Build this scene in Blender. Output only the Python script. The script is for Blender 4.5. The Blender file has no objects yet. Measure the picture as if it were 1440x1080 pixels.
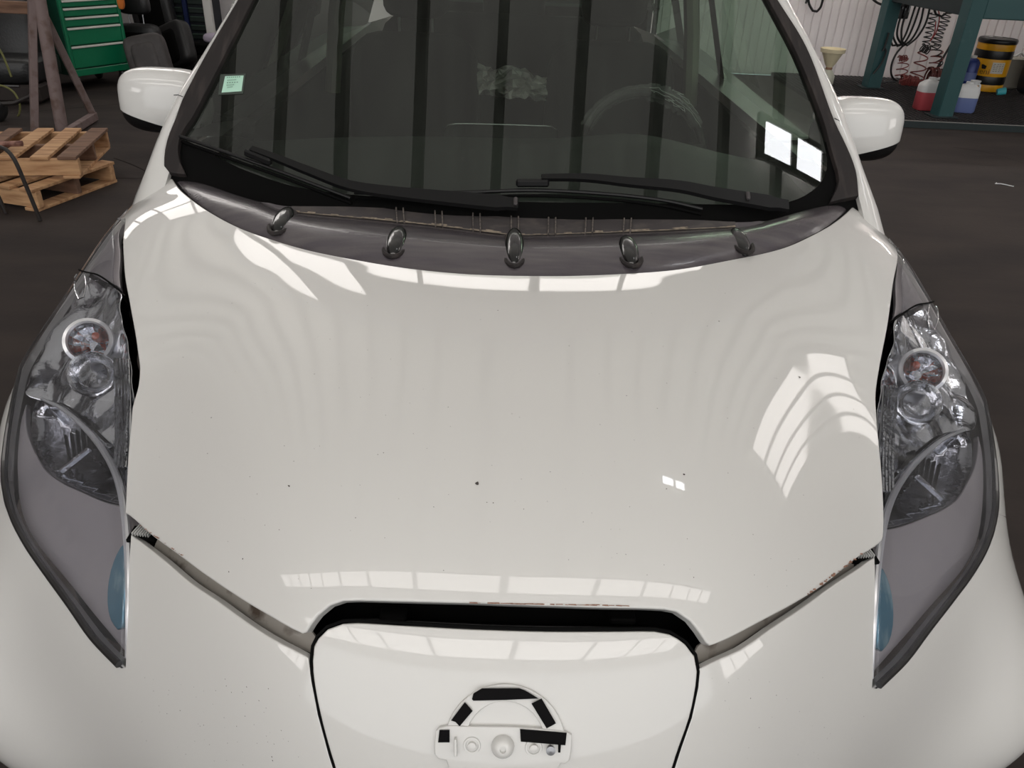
import bpy, bmesh, math, random
import numpy as np
from mathutils import Vector, Matrix
from mathutils.geometry import delaunay_2d_cdt
PI = math.pi
random.seed(7)
sc = bpy.context.scene
COL = sc.collection

F_PX = 1123.0
PITCH, ROLL = math.radians(30.3), math.radians(2.63)
PSI, OX, CZ = math.radians(1.30), 0.0215, 1.53
CAM = np.array([0.0, 0.0, CZ])

def ray(px, py):
    """unit world direction seen by the camera at a photograph pixel"""
    a = (np.asarray(px, float) - 720) / F_PX
    b = (540 - np.asarray(py, float)) / F_PX
    A = a*math.cos(ROLL) - b*math.sin(ROLL)
    B = a*math.sin(ROLL) + b*math.cos(ROLL)
    d = np.stack([A, math.cos(PITCH) + B*math.sin(PITCH), -math.sin(PITCH) + B*math.cos(PITCH)], -1)
    return d / np.linalg.norm(d, axis=-1, keepdims=True)

def to_car(P):
    P = np.asarray(P, float)
    x = P[..., 0] - OX; y = P[..., 1]
    c, s = math.cos(PSI), math.sin(PSI)
    return np.stack([x*c + y*s, -x*s + y*c, P[..., 2]], -1)

def dir_car(d):
    c, s = math.cos(PSI), math.sin(PSI)
    return np.stack([d[..., 0]*c + d[..., 1]*s, -d[..., 0]*s + d[..., 1]*c, d[..., 2]], -1)

CAMC = to_car(CAM)
# ---- the car's front skin: a smooth radial surface through measured points (car frame, right half)
CP = [(0,.500,.35),(0,.490,.50),(0,.503,.62),(0,.549,.76),(0,.590,.82),(0,.643,.873),(0,.757,.928),(0,.948,.965),(0,1.12,.980),(0,1.29,.988),(0,1.45,.993),(0,1.62,.999),(0,1.9,1.01),
 (.20,.525,.62),(.205,.565,.75),(.216,.616,.838),(.22,.66,.872),(.22,.757,.918),(.22,.95,.960),(.25,1.29,.990),(.25,1.6,1.0),
 (.355,.575,.50),(.352,.609,.62),(.36,.66,.74),(.37,.725,.825),(.38,.83,.875),(.38,.95,.920),(.42,1.12,.955),(.45,1.29,.980),(.45,1.5,.994),(.45,1.9,1.015),
 (.500,.722,.655),(.50,.690,.55),(.532,.875,.785),(.578,1.063,.865),(.621,1.176,.905),(.66,1.27,.935),(.702,1.38,.958),(.70,1.62,.998),(.774,1.56,.985),
 (.60,.80,.66),(.588,.74,.50),(.73,.89,.60),(.76,.86,.48),(.75,.93,.68),(.66,.93,.76),
 (.828,1.05,.69),(.87,1.03,.61),(.945,.95,.48),(.93,.84,.36),(.842,1.13,.785),(.822,1.25,.865),(.80,1.40,.925),(.785,1.50,.96),(.74,1.72,1.015),
 (.886,1.175,.75),(.905,1.17,.66),(.91,1.2,.50),(.870,1.40,.80),(.885,1.45,.65),(.885,1.45,.40),(.855,1.62,.90),(.885,1.75,.75),(.885,1.8,.5),(.82,1.70,.96),(.87,1.9,.90),(.80,1.95,1.0),(.885,2.2,.7),(.80,2.3,.99),(.885,2.2,.4),
 (0,.53,.25),(.45,.68,.25),(.86,.88,.25),(.88,1.5,.2),(.885,2.0,.2)]
CEN = np.array([0, 1.75, .35])
AX = np.array([0, -.75, .66]); AX = AX/np.linalg.norm(AX)
E1 = np.array([1., 0, 0]); E2 = np.cross(AX, E1)

def uv_of(P):
    d = np.asarray(P, float) - CEN
    r = np.linalg.norm(d, axis=-1)
    d = d / r[..., None]
    w = 1 + d @ AX
    return np.stack([(d @ E1)/w, (d @ E2)/w], -1), r

def dir_of(uv):
    u, v = uv[..., 0], uv[..., 1]
    s = u*u + v*v
    k = 2/(1+s)
    return (u*k)[..., None]*E1 + (v*k)[..., None]*E2 + ((1-s)/(1+s))[..., None]*AX

def _fit(lam=4e-5):
    P = np.array([c for c in CP] + [(-x, y, z) for x, y, z in CP if x > 0])
    uv, r = uv_of(P)
    n = len(P)
    D = np.linalg.norm(uv[:, None]-uv[None], axis=-1)
    K = np.where(D > 0, D*D*np.log(D+1e-12), 0) + lam*n*np.eye(n)
    T = np.hstack([np.ones((n, 1)), uv])
    A = np.block([[K, T], [T.T, np.zeros((3, 3))]])
    w = np.linalg.solve(A, np.concatenate([r, np.zeros(3)]))
    return uv, w, P, r
S_UV, S_W, _P, _R = _fit()

def r_of(uv):
    sh = uv.shape[:-1]; q = uv.reshape(-1, 2); out = np.empty(len(q))
    for i in range(0, len(q), 8000):
        b = q[i:i+8000]
        D2 = ((b[:, None]-S_UV[None])**2).sum(-1)
        out[i:i+8000] = (.5*D2*np.log(D2+1e-24)) @ S_W[:-3] + S_W[-3] + b @ S_W[-2:]
    return out.reshape(sh)

def S(uv, off=0.0):
    uv = np.asarray(uv, float)
    P = CEN + dir_of(uv)*r_of(uv)[..., None]
    if np.any(off): P = P + S_n(uv)*np.asarray(off)[..., None] if np.ndim(off) else P + S_n(uv)*off
    return P

def S_n(uv):
    e = 1e-3
    du = S(uv+[e, 0]) - S(uv-[e, 0]); dv = S(uv+[0, e]) - S(uv-[0, e])
    n = np.cross(du, dv); n /= np.linalg.norm(n, axis=-1, keepdims=True)
    d = dir_of(uv)
    return n*np.sign((n*d).sum(-1))[..., None]

def hit(px, py):
    """photograph pixel -> uv on the skin (nearest pass when the ray just misses)"""
    d = dir_car(ray(px, py)); d = np.atleast_2d(d)
    t = np.linspace(.5, 2.6, 500)
    P = CAMC + d[:, None]*t[None, :, None]
    uv, r = uv_of(P)
    g = r - r_of(uv)
    out = []
    for i in range(len(d)):
        neg = np.nonzero(g[i] < 0)[0]
        if len(neg) and neg[0] > 0:
            lo, hi = t[neg[0]-1], t[neg[0]]
            for _ in range(18):
                m = .5*(lo+hi); q, rr = uv_of(CAMC + d[i]*m)
                if rr - r_of(q[None])[0] < 0: hi = m
                else: lo = m
            tt = hi
        else: tt = t[np.argmin(g[i])]
        out.append(uv_of(CAMC+d[i]*tt)[0])
    return np.array(out)

# ------------------------------------------------------------------ camera, world, light, exposure
cd = bpy.data.cameras.new('camera'); cam = bpy.data.objects.new('camera', cd); COL.objects.link(cam)
cd.sensor_fit = 'HORIZONTAL'; cd.sensor_width = 36.0; cd.lens = 36.0*F_PX/1440.0
cd.clip_start = .02; cd.clip_end = 200
_R = Vector((math.cos(ROLL), 0, 0)); _F = Vector((0, math.cos(PITCH), -math.sin(PITCH))); _U = Vector((0, math.sin(PITCH), math.cos(PITCH)))
cx = Vector((1, 0, 0))*math.cos(ROLL) + _U*math.sin(ROLL)
cy = _U*math.cos(ROLL) - Vector((1, 0, 0))*math.sin(ROLL)
cam.matrix_world = Matrix((( cx.x, cy.x, -_F.x, 0), (cx.y, cy.y, -_F.y, 0), (cx.z, cy.z, -_F.z, CZ), (0, 0, 0, 1)))
sc.camera = cam
sc.view_settings.view_transform = 'Standard'; sc.view_settings.look = 'None'
sc.view_settings.gamma = 1.0; sc.view_settings.use_curve_mapping = False
sc.view_settings.exposure = 0.62
w = bpy.data.worlds.new('world'); sc.world = w; w.use_nodes = True
bg = w.node_tree.nodes['Background']; bg.inputs['Color'].default_value = (.80, .90, 1.0, 1); bg.inputs['Strength'].default_value = 1.2
SKY_PANE = 2.5      # brightness of the daylight behind the frosted roof and wall glazing
def area_light(name, loc, rot, sx, sy, power, col=(1, .97, .93)):
    l = bpy.data.lights.new(name, 'AREA'); l.shape = 'RECTANGLE'; l.size = sx; l.size_y = sy
    l.energy = power; l.color = col
    o = bpy.data.objects.new(name, l); o.location = loc; o.rotation_euler = rot; COL.objects.link(o); return o

# ------------------------------------------------------------------ materials
def srgb(r, g, b):
    f = lambda c: (c/255/12.92) if c/255 <= .04045 else ((c/255+.055)/1.055)**2.4
    return (f(r), f(g), f(b), 1)
_M = {}
def mat(name, col, rough=.5, metal=0.0, coat=0.0, spec=.5, noise=None, bump=None, emit=None):
    """col is sRGB 0-255; noise=(scale, colour2, lo, hi) blends a second colour; bump=(scale, strength)"""
    if name in _M: return _M[name]
    m = bpy.data.materials.new(name); m.use_nodes = True; nt = m.node_tree; b = nt.nodes['Principled BSDF']
    b.inputs['Base Color'].default_value = srgb(*col); b.inputs['Roughness'].default_value = rough
    b.inputs['Metallic'].default_value = metal; b.inputs['Coat Weight'].default_value = coat
    b.inputs['Coat Roughness'].default_value = .03; b.inputs['Specular IOR Level'].default_value = spec
    tc = nt.nodes.new('ShaderNodeTexCoord')
    if noise:
        sc_, c2, lo, hi = noise
        mp = nt.nodes.new('ShaderNodeMapping'); nt.links.new(tc.outputs['Object'], mp.inputs[0])
        if isinstance(sc_, tuple): mp.inputs['Scale'].default_value = sc_; s = 1.0
        else: s = sc_
        n = nt.nodes.new('ShaderNodeTexNoise'); n.inputs['Scale'].default_value = s; n.inputs['Detail'].default_value = 6
        nt.links.new(mp.outputs[0], n.inputs['Vector'])
        r = nt.nodes.new('ShaderNodeMapRange'); r.inputs[1].default_value = lo; r.inputs[2].default_value = hi
        nt.links.new(n.outputs[0], r.inputs[0])
        x = nt.nodes.new('ShaderNodeMix'); x.data_type = 'RGBA'
        x.inputs[6].default_value = srgb(*col); x.inputs[7].default_value = srgb(*c2)
        nt.links.new(r.outputs[0], x.inputs[0]); nt.links.new(x.outputs[2], b.inputs['Base Color'])
    if bump:
        n = nt.nodes.new('ShaderNodeTexNoise'); n.inputs['Scale'].default_value = bump[0]; n.inputs['Detail'].default_value = 5
        nt.links.new(tc.outputs['Object'], n.inputs['Vector'])
        bp = nt.nodes.new('ShaderNodeBump'); bp.inputs['Strength'].default_value = bump[1]; bp.inputs['Distance'].default_value = .01
        nt.links.new(n.outputs[0], bp.inputs['Height']); nt.links.new(bp.outputs[0], b.inputs['Normal'])
    if emit:
        b.inputs['Emission Color'].default_value = srgb(*emit[0]); b.inputs['Emission Strength'].default_value = emit[1]
    _M[name] = m
    return m

def glass_mat(name, tint, ior=1.5, dirt=0.0, rough=0.0, dirt_col=(150, 150, 140), streak=(60, 60, 6)):
    """thin sheet: tinted see-through plus fresnel mirror, with an optional film of dust"""
    m = bpy.data.materials.new(name); m.use_nodes = True; nt = m.node_tree
    for n in list(nt.nodes):
        if n.type == 'BSDF_PRINCIPLED': nt.nodes.remove(n)
    out = [n for n in nt.nodes if n.type == 'OUTPUT_MATERIAL'][0]
    tr = nt.nodes.new('ShaderNodeBsdfTransparent'); tr.inputs[0].default_value = srgb(*tint)
    gl = nt.nodes.new('ShaderNodeBsdfGlossy'); gl.inputs['Roughness'].default_value = rough
    fr = nt.nodes.new('ShaderNodeFresnel'); fr.inputs[0].default_value = ior
    mx = nt.nodes.new('ShaderNodeMixShader')
    nt.links.new(fr.outputs[0], mx.inputs[0]); nt.links.new(tr.outputs[0], mx.inputs[1]); nt.links.new(gl.outputs[0], mx.inputs[2])
    last = mx
    if dirt:
        df = nt.nodes.new('ShaderNodeBsdfDiffuse'); df.inputs[0].default_value = srgb(*dirt_col)
        tc = nt.nodes.new('ShaderNodeTexCoord'); mp = nt.nodes.new('ShaderNodeMapping'); mp.inputs['Scale'].default_value = streak
        n = nt.nodes.new('ShaderNodeTexNoise'); n.inputs['Scale'].default_value = 1.0; n.inputs['Detail'].default_value = 7
        nt.links.new(tc.outputs['Object'], mp.inputs[0]); nt.links.new(mp.outputs[0], n.inputs['Vector'])
        r = nt.nodes.new('ShaderNodeMapRange'); r.inputs[1].default_value = .3; r.inputs[2].default_value = .8
        r.inputs[3].default_value = dirt*.3; r.inputs[4].default_value = dirt*1.8
        nt.links.new(n.outputs[0], r.inputs[0])
        m2 = nt.nodes.new('ShaderNodeMixShader'); nt.links.new(r.outputs[0], m2.inputs[0])
        nt.links.new(last.outputs[0], m2.inputs[1]); nt.links.new(df.outputs[0], m2.inputs[2]); last = m2
    nt.links.new(last.outputs[0], out.inputs[0])
    return m

M_paint = mat('white_paint', (206, 205, 202), .42, 0, 1.0, .3)
M_primer = mat('dirty_primer', (150, 145, 138), .45, 0, .3, .4, noise=(22, (74, 62, 52), .56, .68))
M_black = mat('black_plastic', (15, 15, 16), .42, 0, 0, .3)
M_pit = mat('matt_black', (7, 7, 7), .85, 0, 0, .1)
M_cowl = mat('cowl_plastic', (72, 67, 72), .24, 0, .25, .6, noise=((6, 40, 6), (90, 85, 86), .4, .75), bump=(140, .06))
M_cowl2 = mat('cowl_plastic_dusty', (66, 62, 63), .5, 0, 0, .4, noise=((30, 30, 30), (92, 86, 82), .5, .8))
M_dust = mat('pale_dust', (150, 138, 122), .9, noise=(120, (96, 88, 80), .4, .7))
M_rubber = mat('worn_rubber', (36, 32, 32), .6, 0, 0, .3, noise=((60, 8, 8), (62, 55, 53), .5, .8))
M_gasket = mat('headlight_gasket', (34, 33, 34), .3, coat=.5)
M_chrome = mat('chrome', (225, 226, 230), .07, 1.0, bump=(60, .15))
M_chrome2 = mat('dark_chrome', (165, 166, 172), .08, 1.0, bump=(45, .2))
M_satin = mat('satin_grey_bezel', (158, 153, 156), .4, .2, noise=(9, (164, 158, 160), .4, .7))
M_shine = mat('painted_shine', (225, 225, 228), .28, .6)  # pale satin colour standing in for bright chrome reflections
M_blue = mat('blue_reflector', (96, 140, 160), .2, .4, noise=((60, 20, 12), (150, 180, 190), .5, .7))
M_amber = mat('amber_bulb', (190, 70, 30), .2)
M_tape = mat('black_tape', (9, 8, 9), .7, spec=.1)
M_rust = mat('rust_scrape', (146, 110, 92), .8, noise=(200, (110, 76, 60), .4, .7))
M_fleck = mat('stone_chip', (62, 56, 52), .8)
M_lens = glass_mat('clear_lens', (246, 247, 250), 1.48, dirt=.05, dirt_col=(200, 200, 205), streak=(9, 9, 9))
M_wind = glass_mat('windscreen_glass', (214, 222, 214), 1.72, dirt=.04, dirt_col=(120, 128, 118), streak=(30, 3, 3))
M_side = glass_mat('side_glass', (190, 215, 198), 1.5)
M_dash = mat('dashboard_plastic', (58, 62, 60), .65, bump=(200, .1))
M_seatf = mat('interior_fabric', (30, 29, 30), .9)
M_trimc = mat('cream_interior_trim', (132, 134, 118), .7)
M_tyre = mat('tyre_rubber', (24, 24, 24), .8)
M_alloy = mat('alloy', (150, 150, 152), .3, 1.0)

# ------------------------------------------------------------------ mesh helpers
class MB:
    def __init__(s): s.v = []; s.f = []
    def add(s, vs, fs):
        o = len(s.v); s.v += [tuple(map(float, p)) for p in vs]; s.f += [tuple(i+o for i in f) for f in fs]; return s
    def box(s, c, d, rot=None, bev=0.0):
        """box with bevelled edges (chamfer) when bev > 0"""
        hx, hy, hz = d[0]/2, d[1]/2, d[2]/2
        R = rot if rot is not None else Matrix.Identity(3)
        c = Vector(c)
        if bev <= 0:
            P = [Vector((sx*hx, sy*hy, sz*hz)) for sz in (-1, 1) for sy in (-1, 1) for sx in (-1, 1)]
            return s.add([c + R @ p for p in P], [(0, 2, 3, 1), (4, 5, 7, 6), (0, 1, 5, 4), (2, 6, 7, 3), (0, 4, 6, 2), (1, 3, 7, 5)])
        b = min(bev, hx*.9, hy*.9, hz*.9); V = []
        idx = {}
        for sx in (-1, 1):
            for sy in (-1, 1):
                for sz in (-1, 1):
                    for k, q in enumerate(((hx, hy-b, hz-b), (hx-b, hy, hz-b), (hx-b, hy-b, hz))):
                        idx[sx, sy, sz, k] = len(V); V.append(c + R @ Vector((sx*q[0], sy*q[1], sz*q[2])))
        Fs = []
        for sg in (-1, 1):
            Fs.append([idx[sg, a, d_, 0] for a, d_ in ((-1, -1), (1, -1), (1, 1), (-1, 1))][::sg])
            Fs.append([idx[a, sg, d_, 1] for a, d_ in ((-1, -1), (-1, 1), (1, 1), (1, -1))][::sg])
            Fs.append([idx[a, d_, sg, 2] for a, d_ in ((-1, -1), (1, -1), (1, 1), (-1, 1))][::sg])
        for a in (-1, 1):
            for d_ in (-1, 1):
                Fs.append([idx[a, d_, -1, 0], idx[a, d_, 1, 0], idx[a, d_, 1, 1], idx[a, d_, -1, 1]])
                Fs.append([idx[a, -1, d_, 0], idx[a, 1, d_, 0], idx[a, 1, d_, 2], idx[a, -1, d_, 2]])
                Fs.append([idx[-1, a, d_, 1], idx[1, a, d_, 1], idx[1, a, d_, 2], idx[-1, a, d_, 2]])
                for e in (-1, 1): Fs.append([idx[a, d_, e, 0], idx[a, d_, e, 1], idx[a, d_, e, 2]])
        return s.add(V, Fs)
    def tube(s, pts, r, seg=8, closed=False, cap=True):
        P = [Vector(p) for p in pts]; n = len(P); base = len(s.v); rr = r if hasattr(r, '__len__') else [r]*n
        up = None
        for i in range(n):
            a = P[(i-1) % n] if (closed or i > 0) else P[i]; b = P[(i+1) % n] if (closed or i < n-1) else P[i]
            t = (b-a).normalized() if (b-a).length > 1e-9 else Vector((0, 0, 1))
            if up is None: up = t.orthogonal().normalized()
            up = (up - t*up.dot(t)); up = up.normalized() if up.length > 1e-6 else t.orthogonal().normalized()
            q = t.cross(up)
            for k in range(seg):
                A = 2*PI*k/seg; s.v.append(tuple(P[i] + (up*math.cos(A)+q*math.sin(A))*rr[i]))
        m = n if closed else n-1
        for i in range(m):
            for k in range(seg):
                a = base+i*seg+k; b = base+i*seg+(k+1) % seg; c = base+((i+1) % n)*seg+(k+1) % seg; d = base+((i+1) % n)*seg+k
                s.f.append((a, b, c, d))
        if cap and not closed:
            s.f.append(tuple(base+k for k in range(seg))[::-1]); s.f.append(tuple(base+(n-1)*seg+k for k in range(seg)))
        return s
    def lathe(s, prof, M=None, seg=20):
        M = M or Matrix.Identity(4); base = len(s.v)
        for r, z in prof:
            for k in range(seg):
                A = 2*PI*k/seg; s.v.append(tuple(M @ Vector((r*math.cos(A), r*math.sin(A), z))))
        for i in range(len(prof)-1):
            for k in range(seg):
                s.f.append((base+i*seg+k, base+i*seg+(k+1) % seg, base+(i+1)*seg+(k+1) % seg, base+(i+1)*seg+k))
        return s
    def grid(s, rows):
        n, m = len(rows), len(rows[0]); base = len(s.v)
        for r in rows: s.v += [tuple(map(float, p)) for p in r]
        for i in range(n-1):
            for j in range(m-1):
                s.f.append((base+i*m+j, base+i*m+j+1, base+(i+1)*m+j+1, base+(i+1)*m+j))
        return s
    def prism(s, poly, h, M=None):
        M = M or Matrix.Identity(4); n = len(poly); base = len(s.v)
        for z in (0, h): s.v += [tuple(M @ Vector((x, y, z))) for x, y in poly]
        s.f.append(tuple(base+i for i in range(n))[::-1]); s.f.append(tuple(base+n+i for i in range(n)))
        for i in range(n): s.f.append((base+i, base+(i+1) % n, base+n+(i+1) % n, base+n+i))
        return s
    def build(s, name, m, parent=None, smooth=True, angle=35, normals=None):
        me = bpy.data.meshes.new(name); me.from_pydata(s.v, [], s.f); me.materials.append(m)
        me.validate()
        if smooth:
            me.polygons.foreach_set('use_smooth', [True]*len(me.polygons))
            if normals is None: me.set_sharp_from_angle(angle=math.radians(angle))
            else: me.normals_split_custom_set_from_vertices(normals)
        me.update()
        o = bpy.data.objects.new(name, me); COL.objects.link(o)
        if parent is not None: o.parent = parent
        return o

def tag(o, label=None, cat=None, group=None, kind=None):
    if label: o['label'] = label
    if cat: o['category'] = cat
    if group: o['group'] = group
    if kind: o['kind'] = kind
    return o
def thing(name, label, cat, loc=(0, 0, 0), rz=0, group=None):
    o = bpy.data.objects.new(name, None); o.empty_display_size = .05; COL.objects.link(o)
    o.location = loc; o.rotation_euler = (0, 0, rz)
    return tag(o, label, cat, group)
def copy_tree(o, parent=None):
    c = o.copy(); COL.objects.link(c)
    if parent is not None: c.parent = parent
    for ch in [x for x in bpy.data.objects if x.parent == o]: copy_tree(ch, c)
    return c
def at(px, py, Y):                        # a photograph pixel at a given distance into the hall
    d = ray(px, py); return Vector(CAM + d*(Y/d[1]))
def onz(px, py, z=0.0):                   # a photograph pixel on a level plane
    d = ray(px, py); return Vector(CAM + d*((z-CZ)/d[2]))
def rotm(x=0, y=0, z=0):
    return (Matrix.Rotation(z, 3, 'Z') @ Matrix.Rotation(y, 3, 'Y') @ Matrix.Rotation(x, 3, 'X'))

def resample(pts, step, corner=50, closed=True):
    """Catmull-Rom through points, keeping sharp corners sharp"""
    P = np.array(pts, float); n = len(P); out = []
    def is_corner(i):
        if not closed and i in (0, n-1): return True
        a = P[i]-P[(i-1) % n]; b = P[(i+1) % n]-P[i]
        c = (a @ b)/(np.linalg.norm(a)*np.linalg.norm(b)+1e-12)
        return math.degrees(math.acos(max(-1, min(1, c)))) > corner
    C = [is_corner(i) for i in range(n)]
    for i in range(n if closed else n-1):
        p1, p2 = P[i], P[(i+1) % n]
        L = np.linalg.norm(p2-p1); k = max(1, int(round(L/step)))
        t1 = (p2-p1) if C[i] else (p2-P[(i-1) % n])*L/(L+np.linalg.norm(p1-P[(i-1) % n])+1e-9)
        t2 = (p2-p1) if C[(i+1) % n] else (P[(i+2) % n]-p1)*L/(L+np.linalg.norm(P[(i+2) % n]-p2)+1e-9)
        for j in range(k):
            t = j/k
            out.append((2*t**3-3*t*t+1)*p1 + (t**3-2*t*t+t)*t1 + (-2*t**3+3*t*t)*p2 + (t**3-t*t)*t2)
    if not closed: out.append(P[-1])
    return np.array(out)

class Skin:                               # the front body skin
    scale = 1.9
    def P(s, q): return S(q)
    def N(s, q): return S_n(q)
    def hit(s, pts): return hit([p[0] for p in pts], [p[1] for p in pts])
class Wind:                               # the windscreen sheet: z over (x, y) in the car frame, bent down at its sides by k
    scale = 1.0
    def __init__(s, k): s.k = k
    def z(s, x, y): return .985 + .64*(y-1.6) - .06*x*x - s.k*np.maximum(0, np.abs(x)-.42)**2
    def P(s, q): return np.stack([q[..., 0], q[..., 1], s.z(q[..., 0], q[..., 1])], -1)
    def N(s, q):
        n = np.stack([.12*q[..., 0] + 2*s.k*np.maximum(0, np.abs(q[..., 0])-.42)*np.sign(q[..., 0]), -.64+0*q[..., 0], 1+0*q[..., 0]], -1); return n/np.linalg.norm(n, axis=-1, keepdims=True)
    def hit(s, pts):
        out = []
        for p in pts:
            d = dir_car(ray(p[0], p[1])); lo, hi = .5, 5.0
            for _ in range(40):
                m = .5*(lo+hi); Q = CAMC+d*m
                if Q[2] > s.z(Q[0], Q[1]): lo = m
                else: hi = m
            Q = CAMC+d*lo; out.append(Q[:2])
        return np.array(out)
SK, WS, WF = Skin(), Wind(.1), Wind(0.0)

def inside(q, poly):
    x, y = q[:, 0], q[:, 1]; r = np.zeros(len(q), bool); n = len(poly)
    for i in range(n):
        x1, y1 = poly[i]; x2, y2 = poly[(i+1) % n]
        c = ((y1 > y) != (y2 > y)); 
        with np.errstate(divide='ignore', invalid='ignore'):
            r ^= c & (x < (x2-x1)*(y-y1)/(y2-y1+1e-30)+x1)
    return r
def edge_dist(q, poly):
    d = np.full(len(q), 9.0); n = len(poly)
    for i in range(n):
        a, b = poly[i], poly[(i+1) % n]; ab = b-a; L = ab @ ab
        if L < 1e-16: continue
        t = np.clip(((q-a) @ ab)/L, 0, 1); d = np.minimum(d, np.linalg.norm(q-(a+t[:, None]*ab), axis=1))
    return d

def panel(name, outline, m, parent, surf=SK, space=.02, off=0.0, thick=.012, rnd=.002, holes=(), ustep=None, shape=None, raw=False):
    """a sheet lying on a surface: outline in surface coordinates; off = height above it (number or f(q));
    the border is rounded over and turned in by `thick`"""
    ustep = ustep or space
    q0 = np.array(outline, float) if raw else resample(outline, ustep/surf.scale)
    keep = [0]
    for i in range(1, len(q0)):
        if np.linalg.norm(q0[i]-q0[keep[-1]]) > 1e-5: keep.append(i)
    q0 = q0[keep]
    if np.linalg.norm(q0[0]-q0[-1]) < 1e-5: q0 = q0[:-1]
    area = 0.5*np.sum(q0[:, 0]*np.roll(q0[:, 1], -1)-np.roll(q0[:, 0], -1)*q0[:, 1])
    if area < 0: q0 = q0[::-1]
    loops = [q0] + [np.array(h, float) for h in holes]
    g = space/surf.scale
    lo, hi = q0.min(0), q0.max(0); xs = np.arange(lo[0], hi[0], g); ys = np.arange(lo[1], hi[1], g*.866)
    G = np.array([(x + (g/2 if j % 2 else 0), y) for j, y in enumerate(ys) for x in xs]).reshape(-1, 2)
    if len(G):
        k = inside(G, q0) & (edge_dist(G, q0) > g*.45)
        for h in loops[1:]: k &= ~inside(G, h) & (edge_dist(G, h) > g*.45)
        G = G[k]
    allv = np.vstack(loops + [G]) if len(G) else np.vstack(loops)
    edges = []; o = 0
    for L in loops:
        n = len(L); edges += [(o+i, o+(i+1) % n) for i in range(n)]; o += n
    V, E_, Fc, _, _, _ = delaunay_2d_cdt([Vector(p) for p in allv], edges, [], 0, 1e-7, False)
    q = np.array([tuple(v) for v in V])
    cen = np.array([q[list(f)].mean(0) for f in Fc])
    k = inside(cen, q0)
    for h in loops[1:]: k &= ~inside(cen, h)
    Fc = [tuple(f) for f, kk in zip(Fc, k) if kk]
    o_ = off(q) if callable(off) else np.full(len(q), off)
    P = surf.P(q); N = surf.N(q)
    if callable(off):
        P2 = P + N*o_[:, None]; e = 2e-3/surf.scale
        def full(qq): return surf.P(qq) + surf.N(qq)*off(qq)[:, None]
        du = full(q+[e, 0])-full(q-[e, 0]); dv = full(q+[0, e])-full(q-[0, e])
        n2 = np.cross(du, dv); n2 /= np.linalg.norm(n2, axis=1, keepdims=True)+1e-12
        N2 = n2*np.sign((n2*N).sum(1))[:, None]; P, N = P2, N2
    else: P = P + N*o_[:, None]
    # boundary edges from the kept faces
    cnt = {}
    for f in Fc:
        for i in range(3): a, b = f[i], f[(i+1) % 3]; cnt[(a, b)] = 1
    bd = [(a, b) for a, b in cnt if (b, a) not in cnt]
    outw = {}
    for a, b in bd:
        t = P[b]-P[a]; w_ = np.cross(t, N[a]); w_ = w_/(np.linalg.norm(w_)+1e-12)
        for v in (a, b): outw[v] = outw.get(v, 0) + w_
    V3 = list(P); N3 = list(N); ring = {}
    for v, w_ in outw.items():
        w_ = w_/(np.linalg.norm(w_)+1e-12); n = N[v]
        c = P[v]
        V3[v] = c - w_*rnd
        ring[v] = (len(V3), len(V3)+1, len(V3)+2)
        V3 += [c - w_*rnd*.3 - n*rnd*.3, c - n*rnd, c - n*thick]
        N3 += [(n+w_)/1.4142, w_, w_]
    Ff = list(Fc)
    for a, b in bd:
        ra, rb = ring[a], ring[b]
        for u0, u1, v0, v1 in ((a, ra[0], b, rb[0]), (ra[0], ra[1], rb[0], rb[1]), (ra[1], ra[2], rb[1], rb[2])):
            Ff.append((u0, u1, v1, v0))
    # orientation: faces should look outward
    f0 = Fc[len(Fc)//2]; nn = np.cross(P[f0[1]]-P[f0[0]], P[f0[2]]-P[f0[0]])
    if nn @ N[f0[0]] < 0: Ff = [f[::-1] for f in Ff]
    mb = MB(); mb.v = [tuple(map(float, p)) for p in V3]; mb.f = Ff
    return mb.build(name, m, parent, normals=[tuple(map(float, n/(np.linalg.norm(n)+1e-12))) for n in N3])

def px(pts, surf=SK): return surf.hit(pts)
def car3(pts): return np.array([uv_of(p)[0] for p in pts])
def mir(q): q = np.array(q).copy(); q[:, 0] *= -1; return q[::-1]
def on_skin(pts, off=0.0, surf=SK):
    q = surf.hit(pts); return [Vector(p) for p in surf.P(q)+surf.N(q)*off]

# ------------------------------------------------------------------ the hall
WALL_Y = 10.3; CEIL = 7.4; XL, XR, YF = -11.0, 15.2, -10.0
M_floor = mat('worn_dark_concrete', (58, 51, 48), .85, 0, 0, .2, noise=((1.2, 3.0, 1), (44, 39, 38), .35, .68), bump=(30, .1))
M_wallp = mat('ribbed_white_sheet', (232, 226, 226), .5, noise=((2.5, 2.5, .8), (196, 186, 186), .45, .75))
M_roof = mat('roof_sheet', (104, 98, 96), .8)
M_roofglow = mat('glowing_roof_sheet', (150, 148, 140), .8, emit=((250, 247, 240), .22))  # glow added to the ceiling as even overhead fill
M_beam = mat('roof_steel', (120, 116, 112), .7)
M_pane = mat('frosted_roof_glazing', (255, 255, 255), .5, emit=((255, 249, 244), SKY_PANE))
M_filltube = mat('fill_tube', (255, 255, 255), .5, emit=((255, 248, 240), 75))
def struct(name, mb, m, **k): return tag(mb.build(name, m, **k), kind='structure')
struct('floor', MB().box(((XL+XR)/2, (YF+WALL_Y)/2, -.1), (XR-XL, WALL_Y-YF, .2)), M_floor, smooth=False)
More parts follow.
